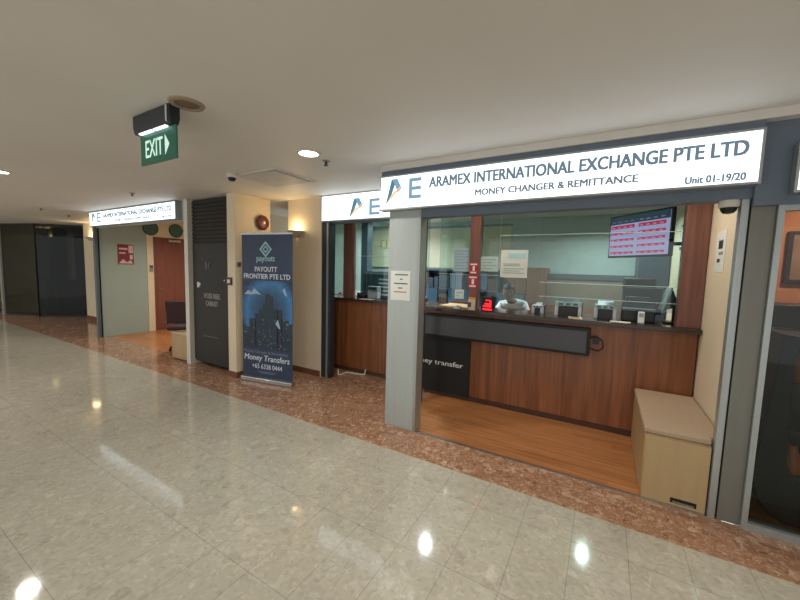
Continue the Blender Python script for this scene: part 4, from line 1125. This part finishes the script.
MB().box(-9.47, -9.39, 1.665, 1.69, 0, 2.27).box(-9.47, -9.39, 2.43, 2.455, 0, 2.27).box(-9.47, -9.39, 1.665, 2.455, 2.25, 2.275).build('frame', M_wdoor, t)
MB().box(-9.41, -9.34, 1.99, 2.28, 2.175, 2.235).build('closer', M_silver, d, bevel=0.006)
MB().cyl((-9.41, 1.76, 1.02), (-9.36, 1.76, 1.02), 0.012, 10).cyl((-9.36, 1.76, 1.02), (-9.36, 1.87, 1.02), 0.010, 10).build('handle', M_silver, d)
M_disc = mat('dark_green_disc', (70, 108, 96), 0.5, var=0.35, scale=24)
for y, lab in ((1.62, 'dark green round plaque above the door edge nearer the partition'), (2.19, 'dark green round plaque above the silver door closer')):
    t = thing('green_plaque', lab, 'plaque', (-9.4, y, 2.48), 0, 'green plaques above the maroon door')
    MB().lathe([(0.0, 0.012), (0.15, 0.012), (0.165, 0.008), (0.168, 0.0), (0.0, 0.0)], (-9.395, y, 2.47), (1, 0, 0), n=32).build('disc', M_disc, t)
    MB().lathe([(0.155, 0.013), (0.165, 0.014), (0.17, 0.002), (0.168, 0.0)], (-9.395, y, 2.47), (1, 0, 0), n=32).build('rim', M_black, t)
t = thing('office_chair', 'dark maroon office chair standing before the maroon door', 'chair', (-6.83, 1.0, 0), -2.6)
chair_parts(t, 0.55, 0.42, mat('dark_maroon_fabric', (54, 34, 38), 0.8), 0.46)
t = thing('low_cabinet', 'low cream cabinet at the jamb of the black hose reel cabinet', 'cabinet', (-6.2, 0.85, 0))
MB().box(-6.42, -5.92, 0.54, 1.15, 0.03, 0.45).build('carcass', M_cream2, t, bevel=0.003)
MB().box(-6.435, -5.915, 0.53, 1.16, 0.45, 0.475).build('top', mat('beige_top', (190, 172, 136), 0.4), t, bevel=0.003)
MB().box(-6.40, -5.93, 0.56, 1.13, 0.0, 0.03).build('plinth', M_dbrown, t)

# ------------------------------------------------------------------ dark corner shop
def wallpanel(p0, p1, z0, z1, th, mb):
    p0, p1 = Vector(p0), Vector(p1); d = (p1 - p0).normalized(); nn = Vector((-d.y, d.x)) * th
    mb.prismz([tuple(p0), tuple(p1), tuple(p1 + nn), tuple(p0 + nn)], z0, z1)
    return mb
A0, A1, A2 = (-15.45, 0.40), (-14.15, 0.80), (-13.15, 1.72)
g = MB(); wallpanel(A0, A1, 0.05, 2.62, 0.012, g); wallpanel(A1, A2, 0.05, 2.62, 0.012, g); struct('window_7', g, M_dglass)
g = MB(); wallpanel(A0, A1, 0, 0.05, 0.04, g); wallpanel(A1, A2, 0, 0.05, 0.04, g); wallpanel(A0, A1, 2.62, ZC, 0.04, g); wallpanel(A1, A2, 2.62, ZC, 0.04, g)
g.box(-14.17, -14.13, 0.78, 0.82, 0, ZC).box(-13.17, -12.62, 1.70, 1.74, 0, ZC)
struct('trim_dark_shop', g, M_blackm)
struct('trim_far_silver_post', MB().box(-15.62, -15.46, 0.36, 0.46, 0, ZC), M_alu)
g = MB(); wallpanel((-19.9, 0.40), (-15.62, 0.40), 0.05, 2.62, 0.012, g); struct('window_8', g, M_dglass)
struct('pillar_dark_shop', MB().box(-15.95, -15.55, 1.55, 1.9, 1.03, ZC), MATS['dark_shop_paint'])
t = thing('pleated_curtain', 'grey pleated curtain hanging behind the dark corner glass', 'curtain', (-14.0, 2.3, 0.9))
poly = []
for k in range(41):
    poly.append((-15.2 + k * 0.06, 2.55 + 0.03 * math.sin(k * PI / 2)))
back = [(x, y + 0.012) for x, y in reversed(poly)]
MB().prismz(poly + back, 1.0, 2.6).build('cloth', mat('grey_curtain', (118, 116, 112), 0.8, var=0.1), t)
t = thing('dark_lounge_counter', 'dark brown counter standing inside the corner glass shop', 'counter', (-14.4, 1.9, 0))
MB().box(-15.9, -14.6, 1.4, 1.9, 0.02, 0.98).build('body', mat('mottled_brown_stone', (92, 78, 56), 0.5, var=0.45, scale=3), t)
MB().box(-15.95, -14.55, 1.35, 1.95, 0.98, 1.03).build('worktop', M_dbrown, t)
t = thing('dark_armchair', 'dark brown armchair behind the angled corner glass', 'armchair', (-13.7, 2.2, 0), 0.6)
MB().box(-0.4, 0.4, -0.35, 0.35, 0.12, 0.45).build('seat', M_dbrown, t, local=True, bevel=0.04)
MB().box(-0.4, 0.4, 0.25, 0.42, 0.40, 1.0).build('backrest', M_dbrown, t, local=True, bevel=0.05)
for s in (-1, 1):
    MB().box(s * 0.45 - 0.07, s * 0.45 + 0.07, -0.35, 0.38, 0.10, 0.65).build('armrest', M_dbrown, t, local=True, bevel=0.03)
    for yy in (-0.3, 0.3):
        MB().cyl((s * 0.42, yy, 0), (s * 0.42, yy, 0.11), 0.025, 10).build('leg', M_black, t, local=True)

# ------------------------------------------------------------------ salmon-walled shop
t = thing('framed_mirror', 'dark framed picture on the salmon wall at the picture edge', 'picture', (1.65, 1.9, 1.65))
MB().box(1.30 + 0.115, 2.1, 1.87, 1.9, 1.63, 2.10).build('frame', M_dbrown, t, bevel=0.004)
MB().box(1.45, 2.065, 1.866, 1.872, 1.665, 2.065).build('sheet', mat('dusky_picture', (150, 112, 92), 0.5, var=0.2), t)
t = thing('tall_cupboard', 'tall dark brown cupboard below the picture in the salmon shop', 'cupboard', (1.4, 1.6, 0))
MB().box(0.92, 2.3, 1.45, 1.86, 0, 1.42).build('carcass', M_dbrown, t, bevel=0.004)
MB().box(0.91, 2.32, 1.43, 1.86, 1.42, 1.455).build('top', M_black, t, bevel=0.004)
t = thing('display_stand', 'black display stand with rounded foot and lit orange shelves at the picture edge', 'display stand', (1.4, 0.85, 0))
prof = [(1.06, 1.30), (1.03, 0.75), (1.0, 0.45), (0.985, 0.30), (1.02, 0.15), (1.08, 0.05), (1.16, 0.0), (1.9, 0.0), (1.9, 1.30), (1.78, 1.30), (1.78, 0.30), (1.20, 0.30), (1.15, 0.42), (1.12, 1.30)]
MB().prism(prof, 0.62, 1.05).build('side_panel', M_blackm, t, bevel=0.006)
MB().box(1.06, 1.9, 1.03, 1.06, 0.2, 1.30).build('back_panel', M_dbrown, t)
for z in (0.30, 0.62, 0.94, 1.26):
    MB().box(1.11 if z > 0.4 else 1.19, 1.79, 0.64, 1.03, z, z + 0.03).build('shelf', M_dbrown, t)
M_or = mat('amber_glass', (206, 104, 44), 0.3, var=0.2, scale=12)
for z, lev in ((0.331, 'lowest'), (0.971, 'topmost')):
    for k in range(4):
        o = MB().lathe([(0.0, 0), (0.05, 0.0), (0.055, 0.10), (0.03, 0.15), (0.025, 0.19), (0.0, 0.19)], (1.21 + k * 0.13, 0.75, z), n=16).build('amber_jar', M_or, None, origin=(1.21 + k * 0.13, 0.75, z))
        tag(o, 'amber jar, %s from the rounded side on the %s shelf of the black stand' % (ORD[k], lev), 'jar', 'amber jars on the black display stand')
